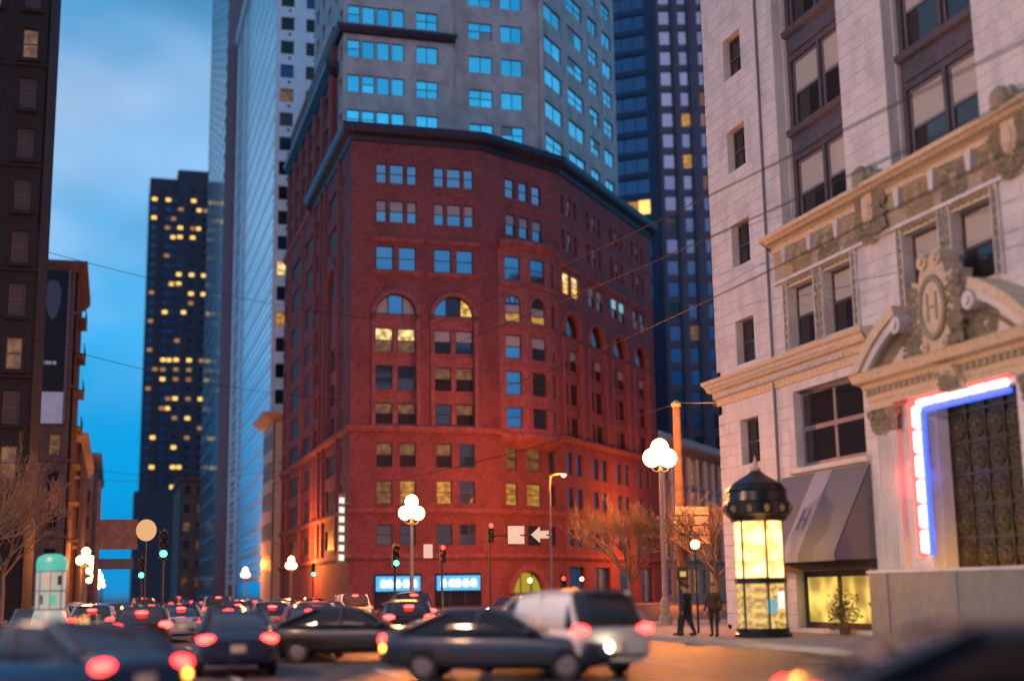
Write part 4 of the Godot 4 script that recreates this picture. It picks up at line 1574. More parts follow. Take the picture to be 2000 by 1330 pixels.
func other_buildings() -> void:
	var dk: Array = [M.glass_dark, M.glass_dark, M.glass_dark, M.lit_dim]
	# dark building that closes the view on the near corner: its end bay with lit slivers
	var b := simple_block("dark_corner_building", "dark brown stone building with narrow windows beside the tall banner", Vector3(-16.45, 0, -97.5), 90, 10.6, 12, 70, M.dark_stone, 4, 16, 6.0, 3.8, 1.1, 2.3, [M.matt_brown, M.matt_brown, M.matt_brown, M.lit_dim], M.dark_stone, 0.7)
	for r in 16:
		for c in 4:
			var s := MB.new()
			s.span(Vector3((c + 0.5) * 2.65 - 0.8, 5.7 + r * 3.8, 0.0), Vector3((c + 0.5) * 2.65 + 0.8, 5.95 + r * 3.8, 0.3))
			put(b, "sill", s, M.dark_stone)
	# building with the banner, and its neighbours up the street
	b = simple_block("banner_building", "brown street building with iron balconies carrying a tall black banner", Vector3(-20.0, 0, -142.0), 90, 15.4, 20, 35.8, M.brown_stone, 5, 8, 4.5, 3.8, 1.2, 2.2, dk, M.brown_stone, 0.9)
	for r in 7:
		var bal := MB.new()
		bal.span(Vector3(15.4, 7.6 + r * 3.8, -9), Vector3(16.3, 7.75 + r * 3.8, -2))
		for k in 15:
			bal.span(Vector3(16.22, 7.75 + r * 3.8, -9 + k * 0.5), Vector3(16.28, 8.7 + r * 3.8, -8.94 + k * 0.5))
		bal.span(Vector3(16.2, 8.7 + r * 3.8, -9), Vector3(16.3, 8.78 + r * 3.8, -1.9))
		put(b, "balcony", bal, M.frame_brown, Transform3D(), true)
	var ban := thing("black_banner", "tall black hanging banner with faint blue face above a white panel", "banner", Vector3(-8.25, 19.1, -141.75))
	var m := MB.new()
	m.span(Vector3(0, 3.2, -0.05), Vector3(2.75, 16.0, 0.05))
	put(ban, "banner_sheet", m, M.black_metal)
	m = MB.new()
	m.span(Vector3(0, 0, -0.05), Vector3(2.75, 3.19, 0.05))
	put(ban, "white_panel", m, M.white_panel)
	m = MB.new()
	m.span(Vector3(2.76, 0, -0.1), Vector3(2.95, 16.1, 0.12))
	put(ban, "banner_rail", m, M.frame_grey)
	m = MB.new()
	m.extrude(PackedVector2Array([Vector2(0.5, 14.2), Vector2(0.6, 12.2), Vector2(0.9, 11.2), Vector2(1.3, 10.6), Vector2(1.75, 11.1), Vector2(2.05, 12.3), Vector2(2.1, 13.8), Vector2(1.7, 14.7), Vector2(1.0, 14.8)]), 0.05, 0.058)
	put(ban, "printed_head", m, M.frame_blue)
	for e in [[0.1, 0.75], [0.85, 1.45], [1.55, 1.9]]:
		m = MB.new()
		m.span(Vector3(e[0], 6.0, 0.05), Vector3(e[1], 6.35, 0.058))
		put(ban, "printed_mark", m, M.white_panel)
	simple_block("plum_building", "low plum coloured building with small windows beyond the banner", Vector3(-22.0, 0, -163.0), 90, 17.9, 50, 20.5, M.brown_stone, 7, 4, 4.0, 4.0, 1.2, 2.0, dk, M.cream_stone)
	simple_block("slate_building", "narrow slate grey building at the street end by the skyline gap", Vector3(-20.0, 0, -216.0), 90, 16.9, 60, 23.5, M.pier_stone, 6, 5, 4.0, 4.0, 1.4, 2.0, dk, M.pier_stone)
	# right side of the street
	b = simple_block("cream_corniced_building", "small cream stone building with heavy cornice lit orange by street lamps", Vector3(20.6, 0, -186.2), 90, 9, 13.0, 26.5, M.cream_stone, 2, 5, 5.0, 4.2, 1.3, 2.4, dk, M.cream_stone, 1.6)
	var FL := face(Vector3(0, 0, -13), 180)
	for r in 5:
		for c in 4:
			m = MB.new()
			m.span(Vector3(0.8 + c * 3.1, 5.0 + r * 4.2, 0.0), Vector3(2.3 + c * 3.1, 7.4 + r * 4.2, 0.06))
			put(b, "blind_panel", m, M.frame_brown, FL)
	simple_block("stepped_brown_building", "low dark brown building below the distant dark tower", Vector3(15.0, 0, -335.0), 90, 16, 40, 30.0, M.brown_stone, 5, 6, 4.0, 4.4, 1.6, 2.2, dk, M.brown_stone)
	# along the avenue, beyond the red block
	b = simple_block("pink_classical_building", "small pale pink classical building with balustrade behind the triple lamp", RED3 + Vector3(0.9, 0, -1.0), 41, 46, 20, 20.5, M.cream_stone, 12, 4, 1.0, 4.9, 2.0, 3.3, [M.glass_dark, M.glass_dark, M.lit_dim, M.lit_gold], M.cream_stone, 1.2)
	var F := face(Vector3.ZERO, 41)
	for c in 13:
		m = MB.new()
		m.span(Vector3(c * 3.83 - 0.3, 5.4, 0.0), Vector3(c * 3.83 + 0.3, 19.3, 0.35))
		put(b, "pilaster", m, M.terracotta, F)
	m = MB.new()
	for c in 90:
		m.span(Vector3(c * 0.5, 20.7, -0.3), Vector3(c * 0.5 + 0.2, 21.6, -0.1))
	m.span(Vector3(0, 21.6, -0.35), Vector3(46, 21.8, -0.05))
	put(b, "balustrade", m, M.terracotta, F, true)
	# the block behind the viewer that the lower panes mirror
	simple_block("brown_office_block", "tall plain brown office block standing across the street from the red block", Vector3(112, 0, 42), 270, 124, 20, 62, M.brown_stone, 6, 6, 8.0, 9.0, 4.0, 4.0, [M.glass_dark], M.brown_stone)
	simple_block("avenue_office_block", "long brown office block across the avenue from the red arcade", Vector3(130, 0, -177), 221, 106, 18, 44, M.brown_stone, 7, 4, 6.0, 9.0, 4.0, 4.0, [M.glass_dark], M.brown_stone)

# ---------------------------------------------------------------- streets
func slab(poly: Array, y0: float, y1: float) -> MB:
	var p := PackedVector2Array()
	for q in poly:
		p.append(Vector2(q.x, -q.y))
	var e := MB.new()
	e.extrude(p, y0, y1)
	var m := MB.new()
	m.moved(Transform3D(Basis(Vector3.RIGHT, Vector3(0, 0, -1), Vector3.UP), Vector3.ZERO), e)
	for k in m.t.size():
		m.t[k] = Vector2(m.v[k].x, m.v[k].z)
	return m

func streets() -> void:
	var g := MB.new()
	g.quad(Vector3(-900, -0.02, 300), Vector3(900, -0.02, 300), Vector3(900, -0.02, -1500), Vector3(-900, -0.02, -1500))
	structure("ground", g, M.pavement)
	g = MB.new()
	for i in 20:
		for j in 20:
			var a := Vector3(-60 + i * 10, 0, 60 - j * 26)
			g.quad(a, a + Vector3(10, 0, 0), a + Vector3(10, 0, -26), a + Vector3(0, 0, -26))
	structure("road", g, M.asphalt)
	var d41 := Vector2(sin(deg_to_rad(41)), -cos(deg_to_rad(41)))
	var walks := [
		["pavement", [Vector2(18.2, 60), Vector2(18.2, -58), Vector2(20.5, -63.5), Vector2(26, -65.0), Vector2(60, -65.0), Vector2(60, 60)]],
		["pavement", [Vector2(18.0, -330), Vector2(18.0, -126.5), Vector2(20.5, -123.6), Vector2(36.5, -123.6), Vector2(49.0, -130.2), Vector2(49, -130.2) + d41 * 110, Vector2(60, -330)]],
		["pavement", [Vector2(-60, -94), Vector2(-2.2, -94), Vector2(-1.2, -96), Vector2(-1.2, -330), Vector2(-60, -330)]],
		["pavement", [Vector2(-60, 60), Vector2(-4.0, 60), Vector2(-4.0, -56), Vector2(-6, -60), Vector2(-60, -60)]],
		["traffic_island", [Vector2(13.4, -69), Vector2(16.4, -69), Vector2(17.8, -74), Vector2(15.6, -76), Vector2(13.2, -74)]]]
	for w in walks:
		var s := structure(w[0], slab(w[1], 0.0, 0.15), M.pavement)
		var k := MB.new()
		var pts := []
		for p in w[1]:
			pts.append(Vector3(p.x, 0, p.y))
		pts.reverse()
		var area := 0.0
		for i in pts.size():
			var a: Vector3 = pts[i]
			var c: Vector3 = pts[(i + 1) % pts.size()]
			area += a.x * c.z - c.x * a.z
		if area > 0:
			pts.reverse()
		k.sweep(pts, [Vector2(0.0, 0.0), Vector2(0.03, 0.0), Vector2(0.02, 0.13), Vector2(-0.02, 0.158), Vector2(-0.22, 0.158), Vector2(-0.22, 0.12)], true)
		put(s, "kerb", k, M.kerb)
	# painted lines, stop bar, crossing, tram rails
	var lane := 0
	for x in [2.6, 6.0, 9.4, 12.8]:
		for k in 34:
			var z := -20.0 - k * 9.0
			if z < -54 and z > -128:
				continue
			var q := MB.new()
			q.quad(Vector3(x - 0.07, 0.004, z), Vector3(x + 0.07, 0.004, z), Vector3(x + 0.07, 0.004, z - 3.0), Vector3(x - 0.07, 0.004, z - 3.0))
			structure("lane_marking", q, M.road_paint)
	for k in 16:
		var q := MB.new()
		var x := -2.6 + k * 1.3
		q.quad(Vector3(x, 0.004, -55.5), Vector3(x + 0.6, 0.004, -55.5), Vector3(x + 0.6, 0.004, -59.0), Vector3(x, 0.004, -59.0))
		structure("crossing_stripe", q, M.road_paint)
	for o in [0.0, 1.45, 5.0, 6.45]:
		var q := MB.new()
		var n := Vector3(cos(deg_to_rad(41)), 0, sin(deg_to_rad(41)))
		var c: Vector3 = Vector3(13, 0.006, -92) + n * o
		var dir := Vector3(d41.x, 0, d41.y)
		q.quad(c - dir * 50 - n * 0.04, c - dir * 50 + n * 0.04, c + dir * 60 + n * 0.04, c + dir * 60 - n * 0.04)
		structure("tram_rail", q, M.rail_steel)

# ---------------------------------------------------------------- street furniture
func triple_lamp(p: Vector3, h: float, label: String, energy: float, r := 0.33, turn := 0.0, tone := Color(1.0, 0.56, 0.24)) -> void:
	var t := thing("globe_lamp", label, "street lamp", p, turn, "triple globe street lamps")
	var m := MB.new()
	m.lathe([Vector2(0.3, 0), Vector2(0.3, 0.35), Vector2(0.22, 0.42), Vector2(0.2, 1.1), Vector2(0.12, 1.25), Vector2(0.075, h - 1.6), Vector2(0.11, h - 1.5), Vector2(0.06, h - 1.35), Vector2(0.05, h - 2.0 * r)], 12)
	put(t, "post", m, M.pole_steel)
	for s in [-1, 1]:
		m = MB.new()
		m.tube([Vector3(0, h - 1.5, 0), Vector3(s * 0.22, h - 1.55, 0), Vector3(s * 0.4, h - 1.45, 0), Vector3(s * 0.4, h - 1.32, 0)], [0.035], 6)
		put(t, "bracket", m, M.pole_steel)
	for e in [Vector3(-0.4, h - 1.32 + r, 0), Vector3(0.4, h - 1.32 + r, 0), Vector3(0, h - r, 0)]:
		m = MB.new()
		m.ball(e, Vector3(r, r * 1.05, r), 16, 12)
		put(t, "globe", m, M.lamp_globe)
	lamp_light(t, Vector3(0, h + 0.5, 0), tone, energy, 0.25)

func cobra_lamp(p: Vector3, h: float, label: String, energy: float, turn := 0.0, tone := Color(1.0, 0.5, 0.16)) -> void:
	var t := thing("mast_lamp", label, "street lamp", p, turn, "tall mast lamps")
	var m := MB.new()
	m.tube([Vector3(0, 0, 0), Vector3(0, h, 0)], [0.13, 0.07], 10)
	put(t, "post", m, M.pole_steel)
	m = MB.new()
	m.tube([Vector3(0, h - 0.3, 0), Vector3(0.4, h + 0.1, 0), Vector3(1.3, h + 0.2, 0)], [0.05, 0.04, 0.035], 6)
	put(t, "arm", m, M.pole_steel)
	m = MB.new()
	m.ball(Vector3(1.6, h + 0.2, 0), Vector3(0.36, 0.1, 0.15), 10, 6)
	put(t, "lamp_housing", m, M.frame_grey)
	m = MB.new()
	m.ball(Vector3(1.6, h + 0.1, 0), Vector3(0.24, 0.12, 0.13), 10, 6)
	put(t, "lamp_lens", m, M.lamp_globe)
	lamp_light(t, Vector3(1.6, h - 0.15, 0), tone, energy, 0.2)

func stop_light(p: Vector3, h: float, lit: String, label: String, turn := 0.0) -> Node3D:
	var t := thing("traffic_signal", label, "traffic signal", p, turn, "traffic signals")
	var m := MB.new()
	m.tube([Vector3(0, 0, 0), Vector3(0, h + 0.75, 0)], [0.075, 0.06], 8)
	put(t, "post", m, M.black_metal)
	m = MB.new()
	m.span(Vector3(-0.19, h - 0.62, 0.09), Vector3(0.19, h + 0.62, 0.32))
	var hd := put(t, "signal_head", m, M.black_metal)
	for k in 3:
		m = MB.new()
		var y := h + 0.38 - k * 0.38
		m.ball(Vector3(0, y, 0.32), Vector3(0.15, 0.15, 0.05), 14, 8)
		var on: bool = (lit == "red" and k == 0) or (lit == "green" and k == 2)
		put(hd, "signal_lens", m, (M.signal_red if lit == "red" else M.signal_green) if on else M.glass_dark)
		m = MB.new()
		m.tube([Vector3(0, y + 0.02, 0.31), Vector3(0, y + 0.0, 0.5)], [0.17], 12, false)
		put(hd, "visor", m, M.black_metal)
	return t

func kiosk() -> void:
	var t := thing("poster_kiosk", "round black poster kiosk with domed cap and glowing yellow panels", "kiosk", Vector3(20.55, 0.15, -40.8), deg_to_rad(20))
	var m := MB.new()
	m.lathe([Vector2(0.95, 0), Vector2(0.95, 0.12), Vector2(0.86, 0.16), Vector2(0.86, 0.3), Vector2(0.0, 0.3)], 24)
	put(t, "plinth", m, M.kiosk_paint)
	for e in [[0.3, 1.72, "poster_soft"], [1.92, 2.42, "poster_bright"], [2.45, 3.78, "poster_bright"]]:
		for k in 6:
			m = MB.new()
			var rows := []
			for i in 2:
				var line := PackedVector3Array()
				for j in 7:
					var a := TAU * k / 6 + 0.075 + (TAU / 6 - 0.15) * j / 6
					line.append(Vector3(cos(a) * 0.79, e[0] if i == 0 else e[1], -sin(a) * 0.79))
				rows.append(line)
			m.grid(rows, false)
			put(t, "lit_poster", m, M[e[2]])
	for k in 6:
		m = MB.new()
		var a := TAU * k / 6
		m.obox(Transform3D(Basis(Vector3.UP, a), Vector3(cos(a) * 0.8, 2.05, -sin(a) * 0.8)), Vector3(0.035, 3.5, 0.05))
		put(t, "upright", m, M.kiosk_paint)
	m = MB.new()
	m.lathe([Vector2(0.78, 1.72), Vector2(0.86, 1.74), Vector2(0.86, 1.9), Vector2(0.78, 1.92)], 24)
	put(t, "band", m, M.kiosk_paint)
	m = MB.new()
	m.lathe([Vector2(0.74, 0.3), Vector2(0.74, 3.8)], 18)
	put(t, "core", m, M.white_panel)
	for k in 3:
		m = MB.new()
		var a := -PI / 2 + 0.5 * k - 0.4
		m.obox(Transform3D(Basis(Vector3.UP, a + PI / 2), Vector3(cos(a) * 0.8, 1.0 + 0.2 * k, -sin(a) * 0.8)), Vector3(0.34, 0.45 + 0.1 * k, 0.012))
		put(t, "poster_print", m, [M.lit_cyan, M.poster_white, M.frame_brown][k])
	m = MB.new()
	m.lathe([Vector2(0.74, 3.72), Vector2(0.9, 3.76), Vector2(0.98, 3.9), Vector2(1.08, 3.98), Vector2(1.1, 4.36), Vector2(1.02, 4.42), Vector2(0.98, 4.72), Vector2(1.02, 4.78), Vector2(0.9, 4.9)], 28)
	put(t, "cornice", m, M.kiosk_paint)
	m = MB.new()
	m.lathe([Vector2(0.95, 4.86), Vector2(0.84, 5.0), Vector2(0.6, 5.14), Vector2(0.36, 5.28), Vector2(0.22, 5.38), Vector2(0.16, 5.44)], 12)
	put(t, "domed_cap", m, M.kiosk_paint)
	m = MB.new()
	m.lathe([Vector2(0.16, 5.42), Vector2(0.19, 5.5), Vector2(0.11, 5.58), Vector2(0.07, 5.64), Vector2(0.1, 5.7), Vector2(0.05, 5.78), Vector2(0.015, 5.95), Vector2(0, 5.96)], 12)
	put(t, "finial", m, M.buff_moulding)
	for k in 12:
		m = MB.new()
		var a := TAU * k / 12
		m.ball(Vector3(cos(a) * 1.1, 4.16, -sin(a) * 1.1), Vector3(0.1, 0.13, 0.1), 8, 6)
		put(t, "lamp_boss", m, M.lit_dim)
	lamp_light(t, Vector3(-0.75, 2.9, 0.95), Color(1.0, 0.75, 0.35), 1.2, 0.5, "poster_glow")

func left_pillar() -> void:
	var t := thing("lit_pillar", "glowing white information pillar with rounded teal head and flared base", "pillar", Vector3(-1.95, 0.0, -47.5))
	var m := MB.new()
	m.lathe([Vector2(0.66, 0.0), Vector2(0.66, 0.25), Vector2(0.6, 0.3)], 16)
	put(t, "plinth", m, M.kiosk_paint)
	m = MB.new()
	m.lathe([Vector2(0.68, 0.3), Vector2(0.66, 0.75), Vector2(0.5, 1.3), Vector2(0.47, 1.4)], 20)
	put(t, "lit_base", m, M.pillar_white)
	m = MB.new()
	m.lathe([Vector2(0.46, 1.42), Vector2(0.48, 2.65)], 20)
	put(t, "lit_drum", m, M.pillar_white)
	m = MB.new()
	m.lathe([Vector2(0.49, 2.65), Vector2(0.5, 2.95), Vector2(0.44, 3.1), Vector2(0.25, 3.2), Vector2(0, 3.22)], 20)
	put(t, "teal_light_cap", m, M.teal_light)
	for k in 8:
		m = MB.new()
		var a := TAU * k / 8
		m.obox(Transform3D(Basis(Vector3.UP, a), Vector3(cos(a) * 0.48, 2.03, -sin(a) * 0.48)), Vector3(0.03, 1.24, 0.03))
		put(t, "frame_bar", m, M.frame_grey)
	for y in [1.4, 2.0, 2.64]:
		m = MB.new()
		m.lathe([Vector2(0.46, y - 0.025), Vector2(0.505, y - 0.02), Vector2(0.505, y + 0.02), Vector2(0.46, y + 0.025)], 20)
		put(t, "frame_hoop", m, M.frame_grey)
	for k in 4:
		m = MB.new()
		var a := -PI / 2 + (k - 1.5) * 0.42
		m.obox(Transform3D(Basis(Vector3.UP, a + PI / 2), Vector3(cos(a) * 0.475, 1.72 + 0.62 * (k % 2), -sin(a) * 0.475)), Vector3(0.16, 0.3, 0.012))
		put(t, "poster_print", m, [M.frame_blue, M.cream_stone, M.teal_light, M.matt_brown][k])

func bare_tree(p: Vector3, h: float, spread: float, label: String, s: int, group := "bare street trees") -> void:
	var t := thing("bare_tree", label, "tree", p, 0.0, group)
	var r := RandomNumberGenerator.new()
	r.seed = s
	var tr := MB.new()
	tr.tube([Vector3.ZERO, Vector3(0.05, h * 0.2, 0), Vector3(0, h * 0.38, 0.05)], [0.16, 0.12, 0.1], 8)
	put(t, "trunk", tr, M.bark)
	for k in 6:
		var m := MB.new()
		var a := TAU * k / 6 + r.randf_range(-0.3, 0.3)
		grow(m, r, Vector3(0, h * (0.3 + 0.015 * k), 0.03), Vector3(cos(a) * spread, 1.0, sin(a) * spread).normalized(), h * 0.24, 0.075, 5)
		put(t, "bough", m, M.bark)

func grow(m: MB, r: RandomNumberGenerator, p: Vector3, d: Vector3, L: float, w: float, level: int) -> void:
	var q := p + d * L * 0.5 + Vector3(r.randf_range(-1, 1), r.randf_range(-0.4, 0.8), r.randf_range(-1, 1)) * L * 0.08
	var e := q + (d + Vector3(r.randf_range(-1, 1), r.randf_range(-0.3, 0.6), r.randf_range(-1, 1)) * 0.35).normalized() * L * 0.5
	m.tube([p, q, e], [w, w * 0.85, w * 0.66], 5 if level > 2 else 3, false)
	if level == 0:
		return
	for k in 3 if level > 1 else 4:
		var nd := (d + Vector3(r.randf_range(-1, 1), r.randf_range(-0.5, 0.9), r.randf_range(-1, 1)) * 0.95).normalized()
		grow(m, r, q if k == 0 else e, nd, L * r.randf_range(0.58, 0.8), w * 0.66, level - 1)

func wire(a: Vector3, c: Vector3, sag: float, label: String, r := 0.024) -> void:
	var pts := []
	for k in 25:
		var f := k / 24.0
		pts.append(a.lerp(c, f) - Vector3.UP * sag * 4.0 * f * (1.0 - f))
	var m := MB.new()
	m.tube(pts, [r], 5)
	tag(put(self, "overhead_wire", m, M.wire), label, "wire", "overhead wires")

func furniture() -> void:
	triple_lamp(Vector3(24.5, 0.15, -58.4), 8.55, "triple globe street lamp blazing beside the pale terracotta corner", 200.0, 0.43)
	triple_lamp(Vector3(15.2, 0.15, -70.6), 6.75, "triple globe street lamp on the traffic island before the red facade", 400.0, 0.36, 0.3)
	triple_lamp(Vector3(18.9, 0.15, -151.0), 5.75, "triple globe street lamp on the side street kerb by the red side wall", 190.0, 0.34, 0.7)
	triple_lamp(Vector3(18.7, 0.15, -203.0), 5.6, "triple globe street lamp on the kerb by the white banded tower", 200.0, 0.34, 0.7)
	for k in 2:
		cobra_lamp(Vector3(-8.5, 0.15, -10.0 - k * 26.0), 13.0, ["tall mast lamp on the kerb opposite the bronze doorway", "tall mast lamp on the kerb opposite the grey awning"][k], 430.0, 0.0, Color(1.0, 0.75, 0.59))
	cobra_lamp(Vector3(37.6, 0.0, -115.5), 12.0, "slim mast lamp in front of the red building's canted corner", 300.0, 0.3)
	cobra_lamp(Vector3(60.0, 0.0, -140.0), 9.0, "added slim mast lamp before the arcade on the avenue", 230.0, 0.6)  # added lamp, hidden behind the triple globes, to warm the lower red wall
	for k in 3:
		triple_lamp(Vector3(-2.1, 0.15, -112.0 - k * 42.0), 5.5, ["triple globe street lamp on the kerb by the dark corner building", "triple globe street lamp on the kerb below the black banner", "triple globe street lamp on the kerb by the plum coloured building"][k], 70.0, 0.34)
	# round globe shop lamps low on the avenue front
	for e in [[38.2, -124.0, 2.6, 0.2, "small round lantern on a low post before the red oriel"], [44.5, -127.0, 2.7, 0.16, "small round lantern on a low post by the red arcade"], [20.6, -46.06, 3.2, 0.16, "small round lantern on a post by the pale corner"]]:
		var t := thing("post_lantern", e[4], "lantern", Vector3(e[0], 0.15, e[1]), 0.0, "small post lanterns")
		var m := MB.new()
		m.tube([Vector3.ZERO, Vector3(0, e[2] - e[3], 0)], [0.05, 0.035], 8)
		put(t, "post", m, M.black_metal)
		m = MB.new()
		m.ball(Vector3(0, e[2], 0), Vector3(e[3], e[3], e[3]), 12, 8)
		put(t, "globe", m, M.lamp_globe)
		lamp_light(t, Vector3(0, e[2] - 0.05, 0), Color(1.0, 0.62, 0.28), 4.0, 0.1)
	for k in 9:
		var t := thing("post_lantern", "small round lantern on a low post along the dark side of the street", "lantern", Vector3(-1.6 + (0.5 if k % 2 else 0.0), 0.15, -99.5 - k * 11.0), 0.0, "small post lanterns")
		var q := MB.new()
		q.tube([Vector3.ZERO, Vector3(0, 2.6 + 0.3 * (k % 3), 0)], [0.05, 0.035], 8)
		put(t, "post", q, M.black_metal)
		q = MB.new()
		q.ball(Vector3(0, 2.8 + 0.3 * (k % 3), 0), Vector3(0.2, 0.2, 0.2), 12, 8)
		put(t, "globe", q, M.lamp_globe)
	# signals
	stop_light(Vector3(14.84, 0.15, -73.3), 3.6, "green", "traffic signal showing green on the traffic island")
	stop_light(Vector3(20.9, 0.0, -87.6), 4.3, "red", "traffic signal showing red with a pale square sign beside it")
	stop_light(Vector3(2.1, 0.0, -61.9), 4.0, "green", "tall traffic signal showing green beside the orange disc")
	stop_light(Vector3(1.6, 0.0, -82.9), 3.4, "green", "low traffic signal showing green far up the side street")
	stop_light(Vector3(18.5, 0.15, -131.0), 3.9, "green", "traffic signal showing green at the red building's side street corner")
	stop_light(Vector3(30.1, 0.0, -90.1), 2.2, "red", "low traffic signal showing red on the avenue")
	var s := stop_light(Vector3(21.3, 0.0, -77.1), 5.2, "red", "traffic signal showing red with a square sign and white arrow")
	var m := MB.new()
	m.tube([Vector3(0, 5.0, 0), Vector3(3.4, 5.0, 0.9)], [0.05], 6)
	put(s, "mast_arm", m, M.black_metal)
	m = MB.new()
	m.span(Vector3(1.0, 4.5, 0.45), Vector3(2.0, 5.55, 0.5))
	put(s, "square_sign", m, M.pale_sign)
	m = MB.new()
	m.extrude(PackedVector2Array([Vector2(2.3, 5.02), Vector2(2.85, 5.5), Vector2(2.85, 5.25), Vector2(3.4, 5.25), Vector2(3.4, 4.8), Vector2(2.85, 4.8), Vector2(2.85, 4.55)]), 0.85, 0.9)
	put(s, "arrow_sign", m, M.pale_sign)
	m = MB.new()
	m.span(Vector3(-1.25, 4.0, 0.05), Vector3(-0.65, 4.9, 0.1))
	put(get_node("traffic_signal_001"), "square_sign", m, M.pale_sign)
	m = MB.new()
	m.tube([Vector3(0, 4.5, 0.07), Vector3(-0.7, 4.5, 0.07)], [0.03], 6)
	put(get_node("traffic_signal_001"), "bracket", m, M.black_metal)
	# round orange sign and the brown panel beside it
	var t := thing("round_sign", "round orange disc sign high on a slim post", "sign", Vector3(1.69, 0.0, -77.7))
	m = MB.new()
	m.tube([Vector3.ZERO, Vector3(0, 4.85, 0)], [0.07, 0.05], 8)
	put(t, "post", m, M.black_metal)
	m = MB.new()
	m.extrude(oval(Vector2(0, 5.4), 0.55, 0.6, 24), -0.05, 0.05)
	put(t, "disc_sign_face", m, M.disc_orange)
	t = thing("brown_panel_sign", "broad brown panel sign hung from a red mast", "sign", Vector3(-1.1, 0.0, -94.2))
	m = MB.new()
	m.tube([Vector3.ZERO, Vector3(0, 9.5, 0)], [0.2, 0.14], 10)
	put(t, "mast", m, M.brown_stone)
	m = MB.new()
	m.span(Vector3(0.15, 4.9, -0.05), Vector3(2.6, 6.9, 0.06))
	put(t, "panel", m, M.brown_stone)
	m = MB.new()
	m.span(Vector3(0.15, 3.6, -0.05), Vector3(2.4, 4.3, 0.06))
	put(t, "lower_panel", m, M.slate_metal)
	# steel pole with the stacked plates
	t = thing("wire_pole", "stout orange lit steel pole carrying wires and a slatted sign", "pole", Vector3(27.3, 0.15, -62.7))
	m = MB.new()
	m.tube([Vector3.ZERO, Vector3(0, 10.75, 0)], [0.27, 0.2], 14)
	put(t, "shaft", m, M.brown_stone)
	m = MB.new()
	m.lathe([Vector2(0.2, 10.7), Vector2(0.26, 10.75), Vector2(0.26, 10.9), Vector2(0.1, 11.05), Vector2(0, 11.07)], 14)
	put(t, "cap", m, M.pole_steel)
	for k in 4:
		m = MB.new()
		m.span(Vector3(-0.4, 3.8 + k * 0.48, 0.3), Vector3(1.4, 4.2 + k * 0.48, 0.35))
		put(t, "sign_plate", m, M.cream_stone)
	for x in [-0.34, 1.34]:
		m = MB.new()
		m.span(Vector3(x - 0.04, 3.7, 0.24), Vector3(x + 0.04, 5.8, 0.3))
		put(t, "sign_rail", m, M.frame_grey)
	t = thing("crossing_signal", "dark pedestrian crossing signal on a short post near the walkers", "crossing signal", Vector3(19.3, 0.15, -44.6))
	m = MB.new()
	m.tube([Vector3.ZERO, Vector3(0, 2.3, 0)], [0.06], 8)
	put(t, "post", m, M.black_metal)
	m = MB.new()
	m.span(Vector3(-0.22, 1.9, 0.06), Vector3(0.22, 2.35, 0.28))
	put(t, "signal_case", m, M.black_metal)
	m = MB.new()
	m.span(Vector3(-0.1, 2.02, 0.28), Vector3(0.12, 2.2, 0.29))
	put(t, "signal_lens", m, M.disc_orange)
	# blade sign on the red corner
	t = thing("blade_sign", "slim upright sign of pale lit squares on the red corner", "sign", Vector3(20.75, 4.6, -128.2))
	m = MB.new()
	m.span(Vector3(-0.35, 0, -0.12), Vector3(0.35, 6.6, 0.12))
	put(t, "sign_case", m, M.frame_grey)
	m = MB.new()
	m.span(Vector3(0.35, 5.6, -0.05), Vector3(0.95, 5.75, 0.05))
	m.span(Vector3(0.35, 0.6, -0.05), Vector3(0.95, 0.75, 0.05))
	put(t, "bracket", m, M.frame_grey)
	for k in 7:
		m = MB.new()
		m.extrude(PackedVector2Array([Vector2(-0.25, 0.3 + k * 0.9), Vector2(0.24, 0.25 + k * 0.9), Vector2(0.27, 0.8 + k * 0.9), Vector2(-0.22, 0.85 + k * 0.9)]), 0.12, 0.16)
		put(t, "sign_square", m, M.poster_white)
	kiosk()
	left_pillar()
	bare_tree(Vector3(23.6, 0.15, -60.6), 6.2, 0.8, "bare street tree lit orange beside the triple lamp", 5)
	bare_tree(Vector3(28.4, 0.15, -61.2), 6.4, 1.0, "bare street tree lit orange behind the stout steel pole", 9)
	bare_tree(Vector3(-5.6, 0.15, -76.5), 9.0, 0.8, "large bare tree before the dark corner building", 13)
	bare_tree(Vector3(-6.3, 0.15, -66.0), 9.0, 0.9, "bare tree lit warm behind the glowing white pillar", 17)
	# shrub behind the shop glass
	t = thing("potted_shrub", "dark potted shrub standing against the yellow shop window", "plant", Vector3(23.45, 0.15, -40.6))
	m = MB.new()
	m.lathe([Vector2(0.16, 0), Vector2(0.22, 0.35), Vector2(0.2, 0.36), Vector2(0, 0.34)], 12)
	put(t, "pot", m, M.brown_stone)
	m = MB.new()
	for k in 260:
		var q := Vector3(rng.randfn(0, 0.16), 0.75 + rng.randfn(0, 0.28), rng.randfn(0, 0.4))
		m.lump(Transform3D(Basis.from_euler(Vector3(rng.randf() * TAU, rng.randf() * TAU, rng.randf() * TAU)) * Basis.from_scale(Vector3(0.11, 0.04, 0.02)), q))
	put(t, "foliage", m, M.bark, Transform3D(), true)
	t = thing("wire_pole", "plain steel pole holding the two long overhead wires", "pole", Vector3(16.9, 0.15, -19.9))
	m = MB.new()
	m.tube([Vector3.ZERO, Vector3(0, 12.4, 0)], [0.2, 0.14], 12)
	put(t, "shaft", m, M.pole_steel)
	m = MB.new()
	m.lathe([Vector2(0.14, 12.35), Vector2(0.18, 12.4), Vector2(0.1, 12.55), Vector2(0, 12.58)], 12)
	put(t, "cap", m, M.pole_steel)
	# overhead wires, from pole and wall to wall
	wire(Vector3(16.8, 12.15, -20.0), Vector3(28.1, 27.4, -129.15), 0.25, "overhead wire from the upper cornice to the second red arch")
